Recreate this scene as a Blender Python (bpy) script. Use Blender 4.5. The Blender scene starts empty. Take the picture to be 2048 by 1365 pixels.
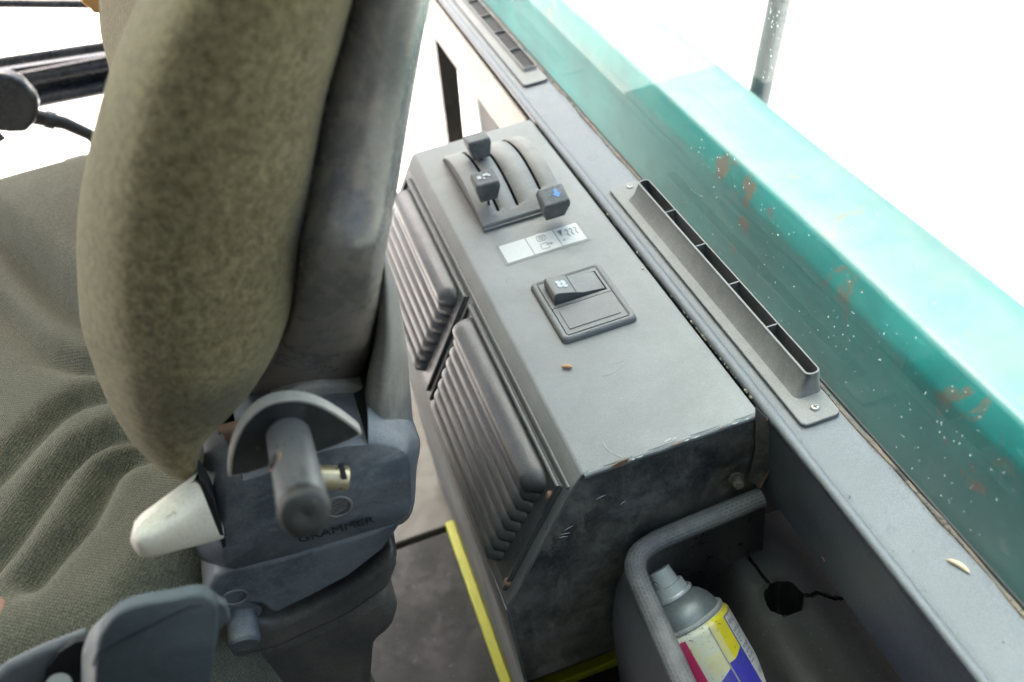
import bpy, bmesh, math, random
from mathutils import Vector, Matrix
random.seed(7)
scene = bpy.context.scene
V = Vector
# ------------------------------------------------------------------ camera
F_PX, CX, CY, W_PX = 1900.0, 1024.0, 682.5, 2048.0
AX_X = V((0.9406124313, -0.3057976975, 0.1474314156))    # world axes written in camera (right, down, forward)
AX_Y = V((-0.3084325956, -0.5883430443, 0.7474769536))
AX_Z = V((-0.1418364835, -0.7485587689, -0.6477207589))
CAM = V((0, 0, 1.2033))
cd = bpy.data.cameras.new('camera'); cam = bpy.data.objects.new('camera', cd)
scene.collection.objects.link(cam); scene.camera = cam
cd.sensor_width = 36; cd.lens = F_PX / W_PX * 36
cd.clip_start = 0.02; cd.clip_end = 500
rt = V((AX_X[0], AX_Y[0], AX_Z[0])); dn_ = V((AX_X[1], AX_Y[1], AX_Z[1])); fw = V((AX_X[2], AX_Y[2], AX_Z[2]))
m3 = Matrix((rt, -dn_, -fw)).transposed()
cam.matrix_world = Matrix.Translation(CAM) @ m3.to_4x4()
cd.dof.use_dof = True; cd.dof.focus_distance = 0.86; cd.dof.aperture_fstop = 5.0
# ------------------------------------------------------------------ world, sun, exposure
SUN_EL, SUN_AZ = math.radians(61), math.radians(-8)       # azimuth clockwise from +Y
world = bpy.data.worlds.new('World'); scene.world = world; world.use_nodes = True
wn = world.node_tree; wn.nodes.clear()
sky = wn.nodes.new('ShaderNodeTexSky'); sky.sky_type = 'NISHITA'; sky.sun_disc = False
sky.sun_elevation = SUN_EL; sky.sun_rotation = SUN_AZ; sky.dust_density = 8.0; sky.ozone_density = 0.4; sky.air_density = 0.8
wb = wn.nodes.new('ShaderNodeBackground'); wb.inputs['Strength'].default_value = 0.15
wo = wn.nodes.new('ShaderNodeOutputWorld')
wn.links.new(sky.outputs[0], wb.inputs[0]); wn.links.new(wb.outputs[0], wo.inputs[0])
sl = bpy.data.lights.new('sun', 'SUN'); sl.energy = 2.2; sl.angle = math.radians(2.0); sl.color = (1, 0.96, 0.9)
so = bpy.data.objects.new('sun', sl); scene.collection.objects.link(so)
sd = V((math.sin(SUN_AZ) * math.cos(SUN_EL), math.cos(SUN_AZ) * math.cos(SUN_EL), math.sin(SUN_EL)))
so.rotation_euler = sd.to_track_quat('Z', 'Y').to_euler()
scene.view_settings.view_transform = 'Standard'; scene.view_settings.look = 'None'
scene.view_settings.gamma = 1; scene.view_settings.exposure = 2.47
scene.render.engine = 'CYCLES'
scene.cycles.max_bounces = 10; scene.cycles.transparent_max_bounces = 12

# ------------------------------------------------------------------ helpers
def ray(px, py):
    v = V((px - CX, py - CY, F_PX))
    return V((AX_X.dot(v), AX_Y.dot(v), AX_Z.dot(v)))
def P(px, py, axis, val):
    """the point of a real plane (x, y or z = val) that the photograph shows at this pixel"""
    r = ray(px, py); i = 'xyz'.index(axis)
    return CAM + r * ((val - CAM[i]) / r[i])
SP0 = V((.137, .507, .6)); SN = V((-.8614, 0, .5079)).normalized(); SD = V((-.5079, 0, -.8614)).normalized()
def S(y, s, h=0):       # point on the slanted console side: y along, s down the slope, h proud of it
    return V((SP0.x, y, SP0.z)) + SD * s + SN * h
col = scene.collection
def tag(o, label=None, cat=None, group=None, kind=None):
    if label: o['label'] = label
    if cat: o['category'] = cat
    if group: o['group'] = group
    if kind: o['kind'] = kind
    return o
def thing(name, label, cat, loc, group=None):
    o = bpy.data.objects.new(name, None); col.objects.link(o); o.location = loc
    o.empty_display_size = .02
    return tag(o, label, cat, group)
def wloc(o):
    l = o.location.copy()
    while o.parent: o = o.parent; l += o.location
    return l
def mk(name, vs, fs, m, parent=None, angle=35, bevel=0, seg=3, sub=0, solid=0, uvs=None, mats=None, fmat=None):
    vs = [V(v) for v in vs]
    c = sum(vs, V()) / len(vs)
    me = bpy.data.meshes.new(name); me.from_pydata([v - c for v in vs], [], fs)
    if uvs:
        l = me.uv_layers.new(name='UVMap')
        for lp in me.loops: l.data[lp.index].uv = uvs[lp.vertex_index]
    bm = bmesh.new(); bm.from_mesh(me); bmesh.ops.recalc_face_normals(bm, faces=bm.faces); bm.to_mesh(me); bm.free()
    for p in me.polygons: p.use_smooth = True
    if not sub: me.set_sharp_from_angle(angle=math.radians(angle))
    me.materials.append(m)
    if mats:
        for x in mats: me.materials.append(x)
        for p in me.polygons: p.material_index = fmat[p.index] if p.index < len(fmat) else 0
    o = bpy.data.objects.new(name, me); col.objects.link(o)
    if parent is not None: o.parent = parent; o.location = c - wloc(parent)
    else: o.location = c
    if bevel:
        b = o.modifiers.new('bevel', 'BEVEL'); b.width = bevel; b.segments = seg; b.limit_method = 'ANGLE'; b.angle_limit = math.radians(30)
        b.harden_normals = False
        me.set_sharp_from_angle(angle=math.radians(60 if seg > 1 else 30))
    if solid:
        b = o.modifiers.new('solid', 'SOLIDIFY'); b.thickness = solid; b.offset = -1
    if sub:
        b = o.modifiers.new('sub', 'SUBSURF'); b.levels = sub; b.render_levels = sub
    return o
def grid(rows, closed=False):
    n = len(rows[0]); vs = [p for r in rows for p in r]; fs = []
    for i in range(len(rows) - 1):
        for j in range(n if closed else n - 1):
            k = (j + 1) % n
            fs.append((i*n+j, i*n+k, (i+1)*n+k, (i+1)*n+j))
    return vs, fs
def prism(pts, vec):        # closed polygon pts swept by vec
    pts = [V(p) for p in pts]; n = len(pts); vec = V(vec)
    vs = pts + [p + vec for p in pts]
    fs = [tuple(range(n)), tuple(range(2*n-1, n-1, -1))] + [(i, (i+1) % n, n+(i+1) % n, n+i) for i in range(n)]
    return vs, fs
def boxv(a, b):
    (x0, y0, z0), (x1, y1, z1) = a, b
    return prism([(x0, y0, z0), (x1, y0, z0), (x1, y1, z0), (x0, y1, z0)], (0, 0, z1 - z0))
def join(*parts):
    vs, fs = [], []
    for v, f in parts:
        k = len(vs); vs += list(v); fs += [tuple(i + k for i in q) for q in f]
    return vs, fs
def frame_of(d):
    d = V(d).normalized(); a = V((0, 0, 1)) if abs(d.z) < .9 else V((1, 0, 0))
    u = d.cross(a).normalized(); return u, d.cross(u).normalized(), d
def lathe(p0, d, prof, seg=32, ref=None):      # prof: (distance along d, radius)
    u, w, d = frame_of(d); p0 = V(p0)
    if ref is not None:
        u = (V(ref) - d * V(ref).dot(d)).normalized(); w = d.cross(u)
    rows = []
    for t, r in prof:
        rows.append([p0 + d*t + (u*math.cos(a) + w*math.sin(a))*max(r, 1e-5) for a in [2*math.pi*i/seg for i in range(seg)]])
    vs, fs = grid(rows, True); n = seg
    fs.append(tuple(range(n))); k = (len(rows)-1)*n; fs.append(tuple(range(k+n-1, k-1, -1)))
    return vs, fs
def tube(path, r, seg=10, flat=1.0, up=None):
    rows = []
    for i, p in enumerate(path):
        a = V(path[max(i-1, 0)]); b = V(path[min(i+1, len(path)-1)]); d = (b - a).normalized()
        upv = V(up) if up else (V((0, 0, 1)) if abs(d.z) < .95 else V((0, 1, 0)))
        u = d.cross(upv).normalized(); w = u.cross(d).normalized()
        rr = r[i] if isinstance(r, (list, tuple)) else r
        rows.append([V(p) + u*math.cos(t)*rr + w*math.sin(t)*rr*flat for t in [2*math.pi*k/seg for k in range(seg)]])
    vs, fs = grid(rows, True); k = (len(rows)-1)*seg
    fs.append(tuple(range(seg))); fs.append(tuple(range(k+seg-1, k-1, -1)))
    return vs, fs
def lerp(a, b, t): return a + (b - a) * t
def catmull(pts, n=6):
    out = []; m = len(pts)
    for i in range(m - 1):
        p0, p1, p2, p3 = pts[max(i-1, 0)], pts[i], pts[i+1], pts[min(i+2, m-1)]
        for k in range(n):
            t = k / n
            out.append(tuple(0.5*((2*b) + (-a+c)*t + (2*a-5*b+4*c-d)*t*t + (-a+3*b-3*c+d)*t*t*t) for a, b, c, d in zip(p0, p1, p2, p3)))
    out.append(tuple(pts[-1])); return out
def rrect(x0, y0, x1, y1, r, n=5):
    out = []
    for cx_, cy_, a0 in ((x1-r, y1-r, 0), (x0+r, y1-r, 90), (x0+r, y0+r, 180), (x1-r, y0+r, 270)):
        for k in range(n+1):
            a = math.radians(a0 + 90*k/n); out.append((cx_ + r*math.cos(a), cy_ + r*math.sin(a)))
    return out
def textmesh(txt, size, extr=0.0004, sx=1.0, bold=0.0):
    cu = bpy.data.curves.new('t', 'FONT'); cu.body = txt; cu.size = size; cu.extrude = extr; cu.offset = bold
    cu.resolution_u = 3
    o = bpy.data.objects.new('t', cu); col.objects.link(o)
    dg = bpy.context.evaluated_depsgraph_get(); dg.update()
    me = bpy.data.meshes.new_from_object(o.evaluated_get(dg))
    vs = [V((v.co.x*sx, v.co.y, v.co.z)) for v in me.vertices]; fs = [tuple(p.vertices) for p in me.polygons]
    bpy.data.objects.remove(o); bpy.data.curves.remove(cu); bpy.data.meshes.remove(me)
    return vs, fs

# ------------------------------------------------------------------ materials
class N:
    def __init__(s, name):
        s.m = bpy.data.materials.new(name); s.m.use_nodes = True; s.t = s.m.node_tree
        s.b = s.t.nodes['Principled BSDF']; s.out = s.t.nodes['Material Output']
        g = s.t.nodes.new('ShaderNodeNewGeometry'); s.pos = g.outputs['Position']; s.nor = g.outputs['Normal']; s.geo = g
    def n(s, typ, **k):
        x = s.t.nodes.new(typ)
        for a, b in k.items(): setattr(x, a, b)
        return x
    def l(s, a, b): s.t.links.new(a, b)
    def setv(s, sock, v):
        if hasattr(v, 'is_linked') or isinstance(v, bpy.types.NodeSocket): s.l(v, sock)
        else: sock.default_value = v
    def noise(s, scale, detail=6, rough=.6, vec=None, stretch=None, dist=0):
        x = s.n('ShaderNodeTexNoise'); x.inputs['Scale'].default_value = scale; x.inputs['Detail'].default_value = detail
        x.inputs['Roughness'].default_value = rough; x.inputs['Distortion'].default_value = dist
        v = vec or s.pos
        if stretch: v = s.map(v, scale=stretch)
        s.l(v, x.inputs['Vector']); return x.outputs['Fac']
    def map(s, v, scale=(1, 1, 1), rot=(0, 0, 0), loc=(0, 0, 0)):
        mp = s.n('ShaderNodeMapping'); mp.inputs['Scale'].default_value = scale; mp.inputs['Rotation'].default_value = rot
        mp.inputs['Location'].default_value = loc; s.l(v, mp.inputs['Vector']); return mp.outputs[0]
    def ramp(s, fac, a, b, lo=0., hi=1.):
        x = s.n('ShaderNodeMapRange'); x.interpolation_type = 'SMOOTHSTEP'
        s.l(fac, x.inputs[0]); x.inputs[1].default_value = a; x.inputs[2].default_value = b
        x.inputs[3].default_value = lo; x.inputs[4].default_value = hi; return x.outputs[0]
    def math(s, op, a, b=0.0, c=0.0):
        x = s.n('ShaderNodeMath', operation=op)
        for i, v in enumerate((a, b, c)): s.setv(x.inputs[i], v)
        return x.outputs[0]
    def mix(s, fac, a, b, mode='MIX'):
        x = s.n('ShaderNodeMix', data_type='RGBA', blend_type=mode)
        s.setv(x.inputs[0], fac); s.setv(x.inputs[6], a if not isinstance(a, tuple) else (*a[:3], 1)); s.setv(x.inputs[7], b if not isinstance(b, tuple) else (*b[:3], 1))
        return x.outputs[2]
    def bump(s, h, strength, dist, prev=None):
        x = s.n('ShaderNodeBump'); x.inputs['Strength'].default_value = strength; x.inputs['Distance'].default_value = dist
        s.l(h, x.inputs['Height'])
        if prev: s.l(prev, x.inputs['Normal'])
        return x.outputs[0]
    def color(s, c): s.setv(s.b.inputs['Base Color'], (*c[:3], 1) if isinstance(c, tuple) else c)
    def rough(s, r): s.setv(s.b.inputs['Roughness'], r)
    def normal(s, nn): s.l(nn, s.b.inputs['Normal'])

def dusty(name, base, dust, amt=.5, rough=.55, grain=900, gb=.25, spots=0.0, spotc=(.35, .33, .28), patch=9, updust_lit=0.0, metal=0.0, stain=None, streak=None, spec=.5, rings=0):
    a = N(name)
    big = a.noise(patch, 5, .62, dist=.4); mid = a.noise(patch*7, 6, .7); fine = a.noise(grain, 3, .6)
    f = a.math('MULTIPLY', a.ramp(a.math('ADD', a.math('MULTIPLY', big, .7), a.math('MULTIPLY', mid, .3)), .36, .66), amt)
    if updust_lit:      # dust on faces that look up, also painting tops lit and sides darker
        sp = a.n('ShaderNodeSeparateXYZ'); a.l(a.nor, sp.inputs[0])
        f = a.math('ADD', f, a.math('MULTIPLY', a.ramp(sp.outputs[2], .1, .95), updust_lit)); f = a.math('MINIMUM', f, 1.0)
    c = a.mix(f, base, dust)
    c = a.mix(a.math('MULTIPLY', a.ramp(fine, .35, .7), .38), c, tuple(x*.55 for x in base))
    gm = a.noise(grain*.28, 4, .75); c = a.mix(a.math('MULTIPLY', a.ramp(gm, .5, .72), .22), c, dust)
    sm = a.noise(grain*.5, 2, .5)
    if spots:
        c = a.mix(a.math('MULTIPLY', a.ramp(sm, .68, .75), spots*.7), c, spotc)
    if streak:
        st = a.noise(1, 5, .75, stretch=streak[0], dist=.6)
        c = a.mix(a.math('MULTIPLY', a.ramp(st, .52, .70), streak[1]), c, dust)
    if stain:
        st = a.noise(stain[0], 7, .72, dist=stain[5] if len(stain) > 5 else .5)
        c = a.mix(a.math('MULTIPLY', a.ramp(st, stain[2], stain[2]+(stain[4] if len(stain) > 4 else .06)), stain[3]), c, stain[1])
    if rings:       # dried water marks
        vo = a.n('ShaderNodeTexVoronoi'); vo.inputs['Scale'].default_value = 17; a.l(a.map(a.pos, loc=(.3, .1, 0)), vo.inputs['Vector'])
        dd = a.math('ADD', vo.outputs['Distance'], a.math('MULTIPLY', a.noise(220, 3), .05))
        rg_ = a.math('MULTIPLY', a.ramp(a.math('ABSOLUTE', a.math('SUBTRACT', dd, .105)), .016, .004), a.ramp(mid, .42, .6))
        c = a.mix(a.math('MULTIPLY', rg_, rings), c, tuple(x*.75 for x in base))
        ls = a.noise(5, 4, .6, dist=2); c = a.mix(a.math('MULTIPLY', a.ramp(ls, .48, .7), .3), c, dust)
    a.color(c)
    a.rough(a.ramp(a.math('ADD', a.math('MULTIPLY', f, .6), a.math('MULTIPLY', mid, .4)), 0, 1, rough-.12, min(rough+.3, 1)))
    a.b.inputs['Metallic'].default_value = metal; a.b.inputs['Specular IOR Level'].default_value = spec
    a.normal(a.bump(mid, .12, .002, a.bump(fine, gb, .0006)))
    return a.m

M = {}
M['console'] = dusty('console_paint', (.105, .112, .108), (.33, .34, .325), .30, .5, 1100, .35, .25, updust_lit=.55, stain=(60, (.08, .085, .085), .69, .6), rings=.7)
M['console_top'] = M['console']
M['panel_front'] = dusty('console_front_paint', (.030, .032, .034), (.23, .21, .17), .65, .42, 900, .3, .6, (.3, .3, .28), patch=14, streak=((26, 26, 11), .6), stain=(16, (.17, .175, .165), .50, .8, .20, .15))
M['louvre'] = dusty('louvre_plastic', (.050, .057, .060), (.24, .225, .20), .28, .38, 700, .15, .2, updust_lit=.16)
M['hump'] = dusty('hump_plastic', (.11, .115, .112), (.36, .35, .325), .4, .6, 1300, .2, .2, updust_lit=.55)
M['knob'] = dusty('knob_rubber', (.05, .056, .06), (.26, .26, .25), .45, .6, 500, .3, .3, updust_lit=.35, patch=40)
M['switch'] = dusty('switch_plastic', (.085, .09, .09), (.30, .30, .285), .4, .5, 1200, .15, .15, updust_lit=.4)
M['sill'] = dusty('sill_paint', (.055, .063, .071), (.225, .245, .26), .22, .38, 1200, .25, .2, updust_lit=.62, stain=(35, (.12, .14, .17), .60, .6))
M['vent'] = dusty('vent_plastic', (.085, .09, .088), (.32, .32, .305), .4, .5, 900, .2, .2, updust_lit=.45)
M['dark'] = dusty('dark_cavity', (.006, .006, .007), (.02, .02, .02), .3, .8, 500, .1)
M['blackplastic'] = dusty('black_plastic', (.022, .022, .023), (.11, .10, .085), .35, .36, 600, .12, .4, (.3, .25, .18), streak=((14, 14, 5), .35))
M['shell'] = dusty('seat_shell_plastic', (.085, .082, .080), (.30, .235, .17), .45, .32, 500, .08, 0, streak=((18, 18, 6), .55))
M['cover'] = dusty('cover_plastic', (.062, .074, .088), (.27, .275, .275), .5, .42, 800, .12, .45, (.38, .38, .36), patch=18, updust_lit=.55, streak=((12, 12, 30), .3), stain=(26, (.22, .225, .22), .52, .45, .2))
M['beltcover'] = dusty('belt_cover_plastic', (.042, .056, .064), (.13, .15, .16), .4, .6, 900, .35, .2, updust_lit=.3)
M['pin'] = dusty('pin_steel', (.15, .155, .165), (.24, .235, .22), .3, .35, 500, .05, metal=.5, patch=20)
M['platemetal'] = dusty('plate_edge_steel', (.30, .28, .25), (.5, .45, .38), .6, .5, 500, .2, stain=(90, (.3, .13, .05), .62, .6))
M['frame_brown'] = dusty('seat_frame_steel', (.04, .038, .036), (.13, .10, .07), .5, .5, 400, .2, stain=(25, (.14, .07, .03), .58, .6))
M['brass'] = dusty('brass', (.62, .52, .30), (.5, .45, .35), .4, .35, 500, .1, metal=.7)
M['cream'] = dusty('cream_plastic', (.74, .68, .56), (.58, .52, .42), .45, .42, 500, .08, .3, (.25, .22, .18), patch=25)
M['screw'] = dusty('screw_steel', (.38, .38, .36), (.3, .29, .26), .5, .35, 800, .1, metal=.7)
M['rust'] = dusty('rusty_steel', (.24, .12, .065), (.3, .22, .15), .5, .75, 900, .5, patch=90)
M['boltrust'] = dusty('bolt_dusty', (.13, .11, .085), (.30, .27, .21), .6, .6, 900, .3, patch=60)
M['mat'] = dusty('floor_rubber', (.012, .0135, .0135), (.040, .043, .038), .95, .7, 300, .4, .2, patch=11)
M['floor'] = dusty('floor_panel_paint', (.070, .072, .058), (.11, .11, .088), .5, .6, 500, .1, .1, patch=6)
M['yellow'] = dusty('yellow_paint', (.42, .44, .006), (.26, .26, .05), .22, .5, 500, .1, patch=20, stain=(30, (.12, .11, .05), .6, .6))
M['cabcream'] = dusty('cab_cream_paint', (.36, .33, .265), (.30, .27, .21), .3, .5, 500, .1, patch=5)
M['darkbar'] = dusty('dark_bar_steel', (.018, .021, .026), (.09, .09, .09), .3, .32, 300, .1, .4, (.4, .4, .4), patch=15)
M['blackrubber'] = dusty('rubber_black', (.010, .010, .010), (.045, .041, .035), .4, .6, 900, .35, .25, patch=15)
M['seal'] = dusty('seal_rubber', (.11, .095, .08), (.30, .23, .16), .8, .8, 900, .5, patch=30, stain=(60, (.03, .03, .03), .52, .9))
M['bead'] = dusty('sealant_yellow', (.25, .23, .15), (.2, .18, .1), .5, .7, 900, .4, patch=80)
M['husk'] = dusty('husk_brown', (.42, .22, .10), (.55, .38, .22), .6, .7, 1500, .4, patch=200)
M['grain'] = dusty('pale_grain', (.62, .50, .34), (.45, .33, .2), .6, .6, 1500, .3, patch=200)
M['slatgrey'] = dusty('slat_grey', (.25, .25, .23), (.4, .39, .35), .4, .5, 500, .1)
M['ground'] = dusty('pale_concrete', (.50, .49, .47), (.56, .55, .53), .5, .8, 30, .1, patch=.5)
M['foam'] = dusty('orange_foam', (.75, .35, .08), (.6, .5, .35), .4, .8, 900, .4, patch=90)
M['canmetal'] = dusty('can_metal', (.50, .52, .52), (.38, .38, .36), .4, .4, 500, .1, .5, (.12, .08, .06), metal=.35, patch=40)
M['candome'] = dusty('can_dome', (.19, .215, .215), (.26, .27, .26), .4, .4, 400, .1, .6, (.07, .04, .03), patch=30, metal=.3)
M['cap'] = dusty('nozzle_plastic', (.44, .47, .46), (.35, .34, .30), .4, .5, 700, .1, .3, (.15, .12, .09), patch=60)
def flat(name, c, r=.5):
    a = N(name); f = a.noise(400, 3); a.color(a.mix(a.math('MULTIPLY', a.ramp(f, .4, .7), .25), c, tuple(x*.7 for x in c))); a.rough(r); return a.m
M['white'] = flat('sticker_white', (.50, .52, .50)); M['ink'] = flat('ink_grey', (.12, .12, .12)); M['iconwhite'] = flat('icon_pale', (.42, .45, .46))
M['blue'] = flat('icon_blue', (.10, .30, .62)); M['engrave'] = flat('engraved_dark', (.018, .022, .028)); M['green'] = flat('green_paint', (.10, .38, .28))
M['amber'] = flat('amber_yellow', (.6, .55, .1))
M['stickeredge'] = flat('sticker_film', (.19, .195, .19))

def teal():
    a = N('teal_paint')
    big = a.noise(5, 5, .6); st = a.noise(1, 5, .7, stretch=(40, 3, 12)); sc = a.noise(1, 4, .7, stretch=(4, 30, 70))
    c = a.mix(a.ramp(big, .3, .7), (.002, .090, .088), (.006, .145, .138))
    c = a.mix(a.math('MULTIPLY', a.ramp(st, .5, .75), .25), c, (.10, .30, .27))
    c = a.mix(a.math('MULTIPLY', a.ramp(sc, .6, .8), .3), c, (.12, .36, .33))
    sp = a.n('ShaderNodeSeparateXYZ'); a.l(a.pos, sp.inputs[0])
    near = a.math('MULTIPLY', a.ramp(sp.outputs[2], .32, .44), a.ramp(sp.outputs[2], .475, .452))      # rust sits along the worn edge
    r1 = a.noise(16, 7, .78, dist=.8); r2 = a.noise(5.5, 3, .5)
    blob = None
    for (px, py, xx, rr, am) in ((1450, 330, .606, .030, 1), (1500, 385, .606, .035, 1), (1545, 430, .606, .022, .8), (1490, 450, .597, .028, .9), (1465, 500, .592, .022, .7), (1345, 375, .595, .020, .5), (1905, 880, .60, .016, .8), (1950, 950, .597, .035, .75), (1300, 190, .61, .03, .6)):
        q = P(px, py, 'x', xx); dv = a.n('ShaderNodeVectorMath', operation='DISTANCE'); a.l(a.pos, dv.inputs[0]); dv.inputs[1].default_value = q
        b_ = a.math('MULTIPLY', a.ramp(dv.outputs['Value'], rr*1.25, rr*.2), am); blob = b_ if blob is None else a.math('MAXIMUM', blob, b_)
    rn = a.noise(38, 7, .8, dist=.8)
    blob = a.ramp(a.math('ADD', rn, a.math('MULTIPLY', blob, .34)), .74, .80)
    rust = a.math('MULTIPLY', a.ramp(a.math('ADD', a.math('MULTIPLY', r1, .62), a.math('MULTIPLY', r2, .42)), .60, .63), near); rust = a.math('MAXIMUM', a.math('MULTIPLY', rust, .7), a.math('MULTIPLY', blob, .85))
    c = a.mix(a.math('MULTIPLY', rust, .85), c, a.mix(a.noise(80, 3), (.10, .060, .040), (.19, .14, .10)))
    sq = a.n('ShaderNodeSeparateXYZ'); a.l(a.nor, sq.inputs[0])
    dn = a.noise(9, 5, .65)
    c = a.mix(a.math('MULTIPLY', a.ramp(sq.outputs[2], .35, .95), a.ramp(dn, .2, .7, .35, .75)), c, (.108, .132, .130))      # pale tone on the flat top paints its sky-washed glare
    c = a.mix(a.math('MULTIPLY', rust, .75), c, (.095, .060, .042))
    a.color(c); a.rough(.5); a.b.inputs['Specular IOR Level'].default_value = .3; a.b.inputs['Coat Weight'].default_value = 0
    a.b.inputs['Coat Roughness'].default_value = .25
    a.normal(a.bump(r1, .15, .002)); return a.m
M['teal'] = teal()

def fabric(name, c1, c2, scale, rotv=(0, 0, .5), bs=.6, patchc=None, wb=1.0, mb=.35, ms=190):
    a = N(name)
    v = a.map(a.pos, rot=rotv)
    w = a.n('ShaderNodeTexWave', wave_type='BANDS', bands_direction='X'); w.inputs['Scale'].default_value = scale; w.inputs['Distortion'].default_value = .6; w.inputs['Detail'].default_value = 2; w.inputs['Detail Scale'].default_value = 3
    w2 = a.n('ShaderNodeTexWave', wave_type='BANDS', bands_direction='Y'); w2.inputs['Scale'].default_value = scale; w2.inputs['Distortion'].default_value = .6; w2.inputs['Detail'].default_value = 2
    a.l(v, w.inputs['Vector']); a.l(v, w2.inputs['Vector'])
    wv = a.math('MULTIPLY', w.outputs['Fac'], w2.outputs['Fac'])
    big = a.noise(22, 5, .7); mid = a.noise(ms, 5, .8); fine = a.noise(900, 3, .7)
    c = a.mix(a.ramp(mid, .36, .64), c1, c2)
    c = a.mix(a.math('MULTIPLY', a.ramp(big, .35, .7), .4), c, patchc or tuple(x*.7 for x in c1))
    c = a.mix(a.math('MULTIPLY', a.ramp(wv, 0, .6), .35*max(wb, .3)), a.mix(.45, c, (.02, .02, .012)), c)
    c = a.mix(a.math('MULTIPLY', a.ramp(fine, .45, .7), .3), c, tuple(min(1, x*1.8) for x in c2))
    a.color(c); a.rough(.95)
    a.b.inputs['Sheen Weight'].default_value = .32; a.b.inputs['Sheen Roughness'].default_value = .4; a.b.inputs['Sheen Tint'].default_value = (.8, .78, .6, 1)
    a.b.inputs['Specular IOR Level'].default_value = .15
    a.normal(a.bump(fine, bs, .001, a.bump(wv, bs*wb, .0012, a.bump(mid, mb, .0015)))); return a.m
M['bolster'] = fabric('bolster_fabric', (.075, .058, .024), (.255, .210, .112), 150, (0, .5, .6), .5, (.085, .062, .030), .12, .6, 170)
M['cushion'] = fabric('cushion_fabric', (.105, .106, .074), (.255, .250, .185), 130, (0, 0, .55), .8, (.09, .09, .062), 1.0, .5, 420)
def leather():
    a = N('rim_leather_grain')
    br = a.n('ShaderNodeTexBrick'); br.inputs['Scale'].default_value = 1; br.inputs['Mortar Size'].default_value = .0007; br.inputs['Brick Width'].default_value = .0052; br.inputs['Row Height'].default_value = .0036
    br.inputs['Mortar Smooth'].default_value = .5
    uv = a.n('ShaderNodeUVMap'); a.l(uv.outputs[0], br.inputs['Vector'])
    f = br.outputs['Fac']; nz = a.noise(14, 4); gr = a.noise(900, 3)
    c = a.mix(a.ramp(nz, .35, .65), (.085, .085, .087), (.155, .155, .15))
    c = a.mix(a.math('MULTIPLY', a.math('MULTIPLY', f, a.ramp(a.noise(60, 4, .7), .3, .65)), .6), c, (.24, .24, .23))
    a.color(c); a.rough(.6); a.normal(a.bump(f, .5, .0006, a.bump(gr, .3, .0004))); return a.m
M['rim'] = leather()
M['binwall'] = dusty('bin_wall_plastic', (.105, .105, .112), (.19, .19, .185), .35, .5, 1100, .5, .5, (.3, .3, .28), updust_lit=.3)
def glass():
    a = N('window_glass'); t = a.t; t.nodes.remove(a.b)
    tr = a.n('ShaderNodeBsdfTransparent'); tr.inputs[0].default_value = (.80, .93, .90, 1)
    gl = a.n('ShaderNodeBsdfGlossy'); gl.inputs['Roughness'].default_value = .01; gl.inputs['Color'].default_value = (.9, .98, .95, 1)
    dt = a.n('ShaderNodeVectorMath', operation='DOT_PRODUCT'); a.l(a.geo.outputs['Incoming'], dt.inputs[0]); a.l(a.nor, dt.inputs[1])
    fs_ = a.math('MULTIPLY_ADD', a.math('POWER', a.math('SUBTRACT', 1.0, a.math('ABSOLUTE', dt.outputs['Value'])), 5.0), .26, .045)
    dd = a.n('ShaderNodeBsdfDiffuse'); dd.inputs[0].default_value = (.75, .78, .76, 1)
    mx = a.n('ShaderNodeMixShader'); a.l(fs_, mx.inputs[0]); a.l(tr.outputs[0], mx.inputs[1]); a.l(gl.outputs[0], mx.inputs[2])
    m2 = a.n('ShaderNodeMixShader')
    sm = a.noise(1, 5, .7, stretch=(3, 14, 5)); sc = a.noise(700, 2)
    a.l(a.math('ADD', a.ramp(sm, .40, .75, .035, .09), a.math('MULTIPLY', a.ramp(sc, .66, .72), .12)), m2.inputs[0]); a.l(mx.outputs[0], m2.inputs[1]); a.l(dd.outputs[0], m2.inputs[2])  # random film and specks, plus a veil painting milky haze over the view
    a.l(m2.outputs[0], a.out.inputs[0]); return a.m
M['glass'] = glass(); M['glassroof'] = M['glass']
def dropm():
    a = N('water'); a.color((.9, 1, .98)); a.rough(.02); a.b.inputs['Transmission Weight'].default_value = 1; a.b.inputs['IOR'].default_value = 1.33; return a.m
M['water'] = dropm()

# ================================================================== THE SETTING
def structure(name, vf, m, **k):
    return tag(mk(name, *vf, m, **k), kind='structure')
g = structure('ground', ([(-150, -150, -1.3), (150, -150, -1.3), (150, 150, -1.3), (-150, 150, -1.3)], [(0, 1, 2, 3)]), M['ground'])
fl = structure('floor', boxv((-1.3, 1.004, -.06), (.37, 1.74, 0)), M['floor'], bevel=.004)
tag(mk('floor_mat', *boxv((-1.3, -.8, -.05), (.37, .999, -.004)), M['mat'], bevel=.006), 'dark grey dusty rubber floor mat lying between seat and console', 'floor mat')
# yellow painted strips on the floor
structure('floor_stripe', boxv((.034, .69, -.003), (.049, 1.003, .012)), M['yellow'], bevel=.002)
structure('floor_stripe', boxv((.034, .672, -.003), (.37, .688, .012)), M['yellow'], bevel=.002)
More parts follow.
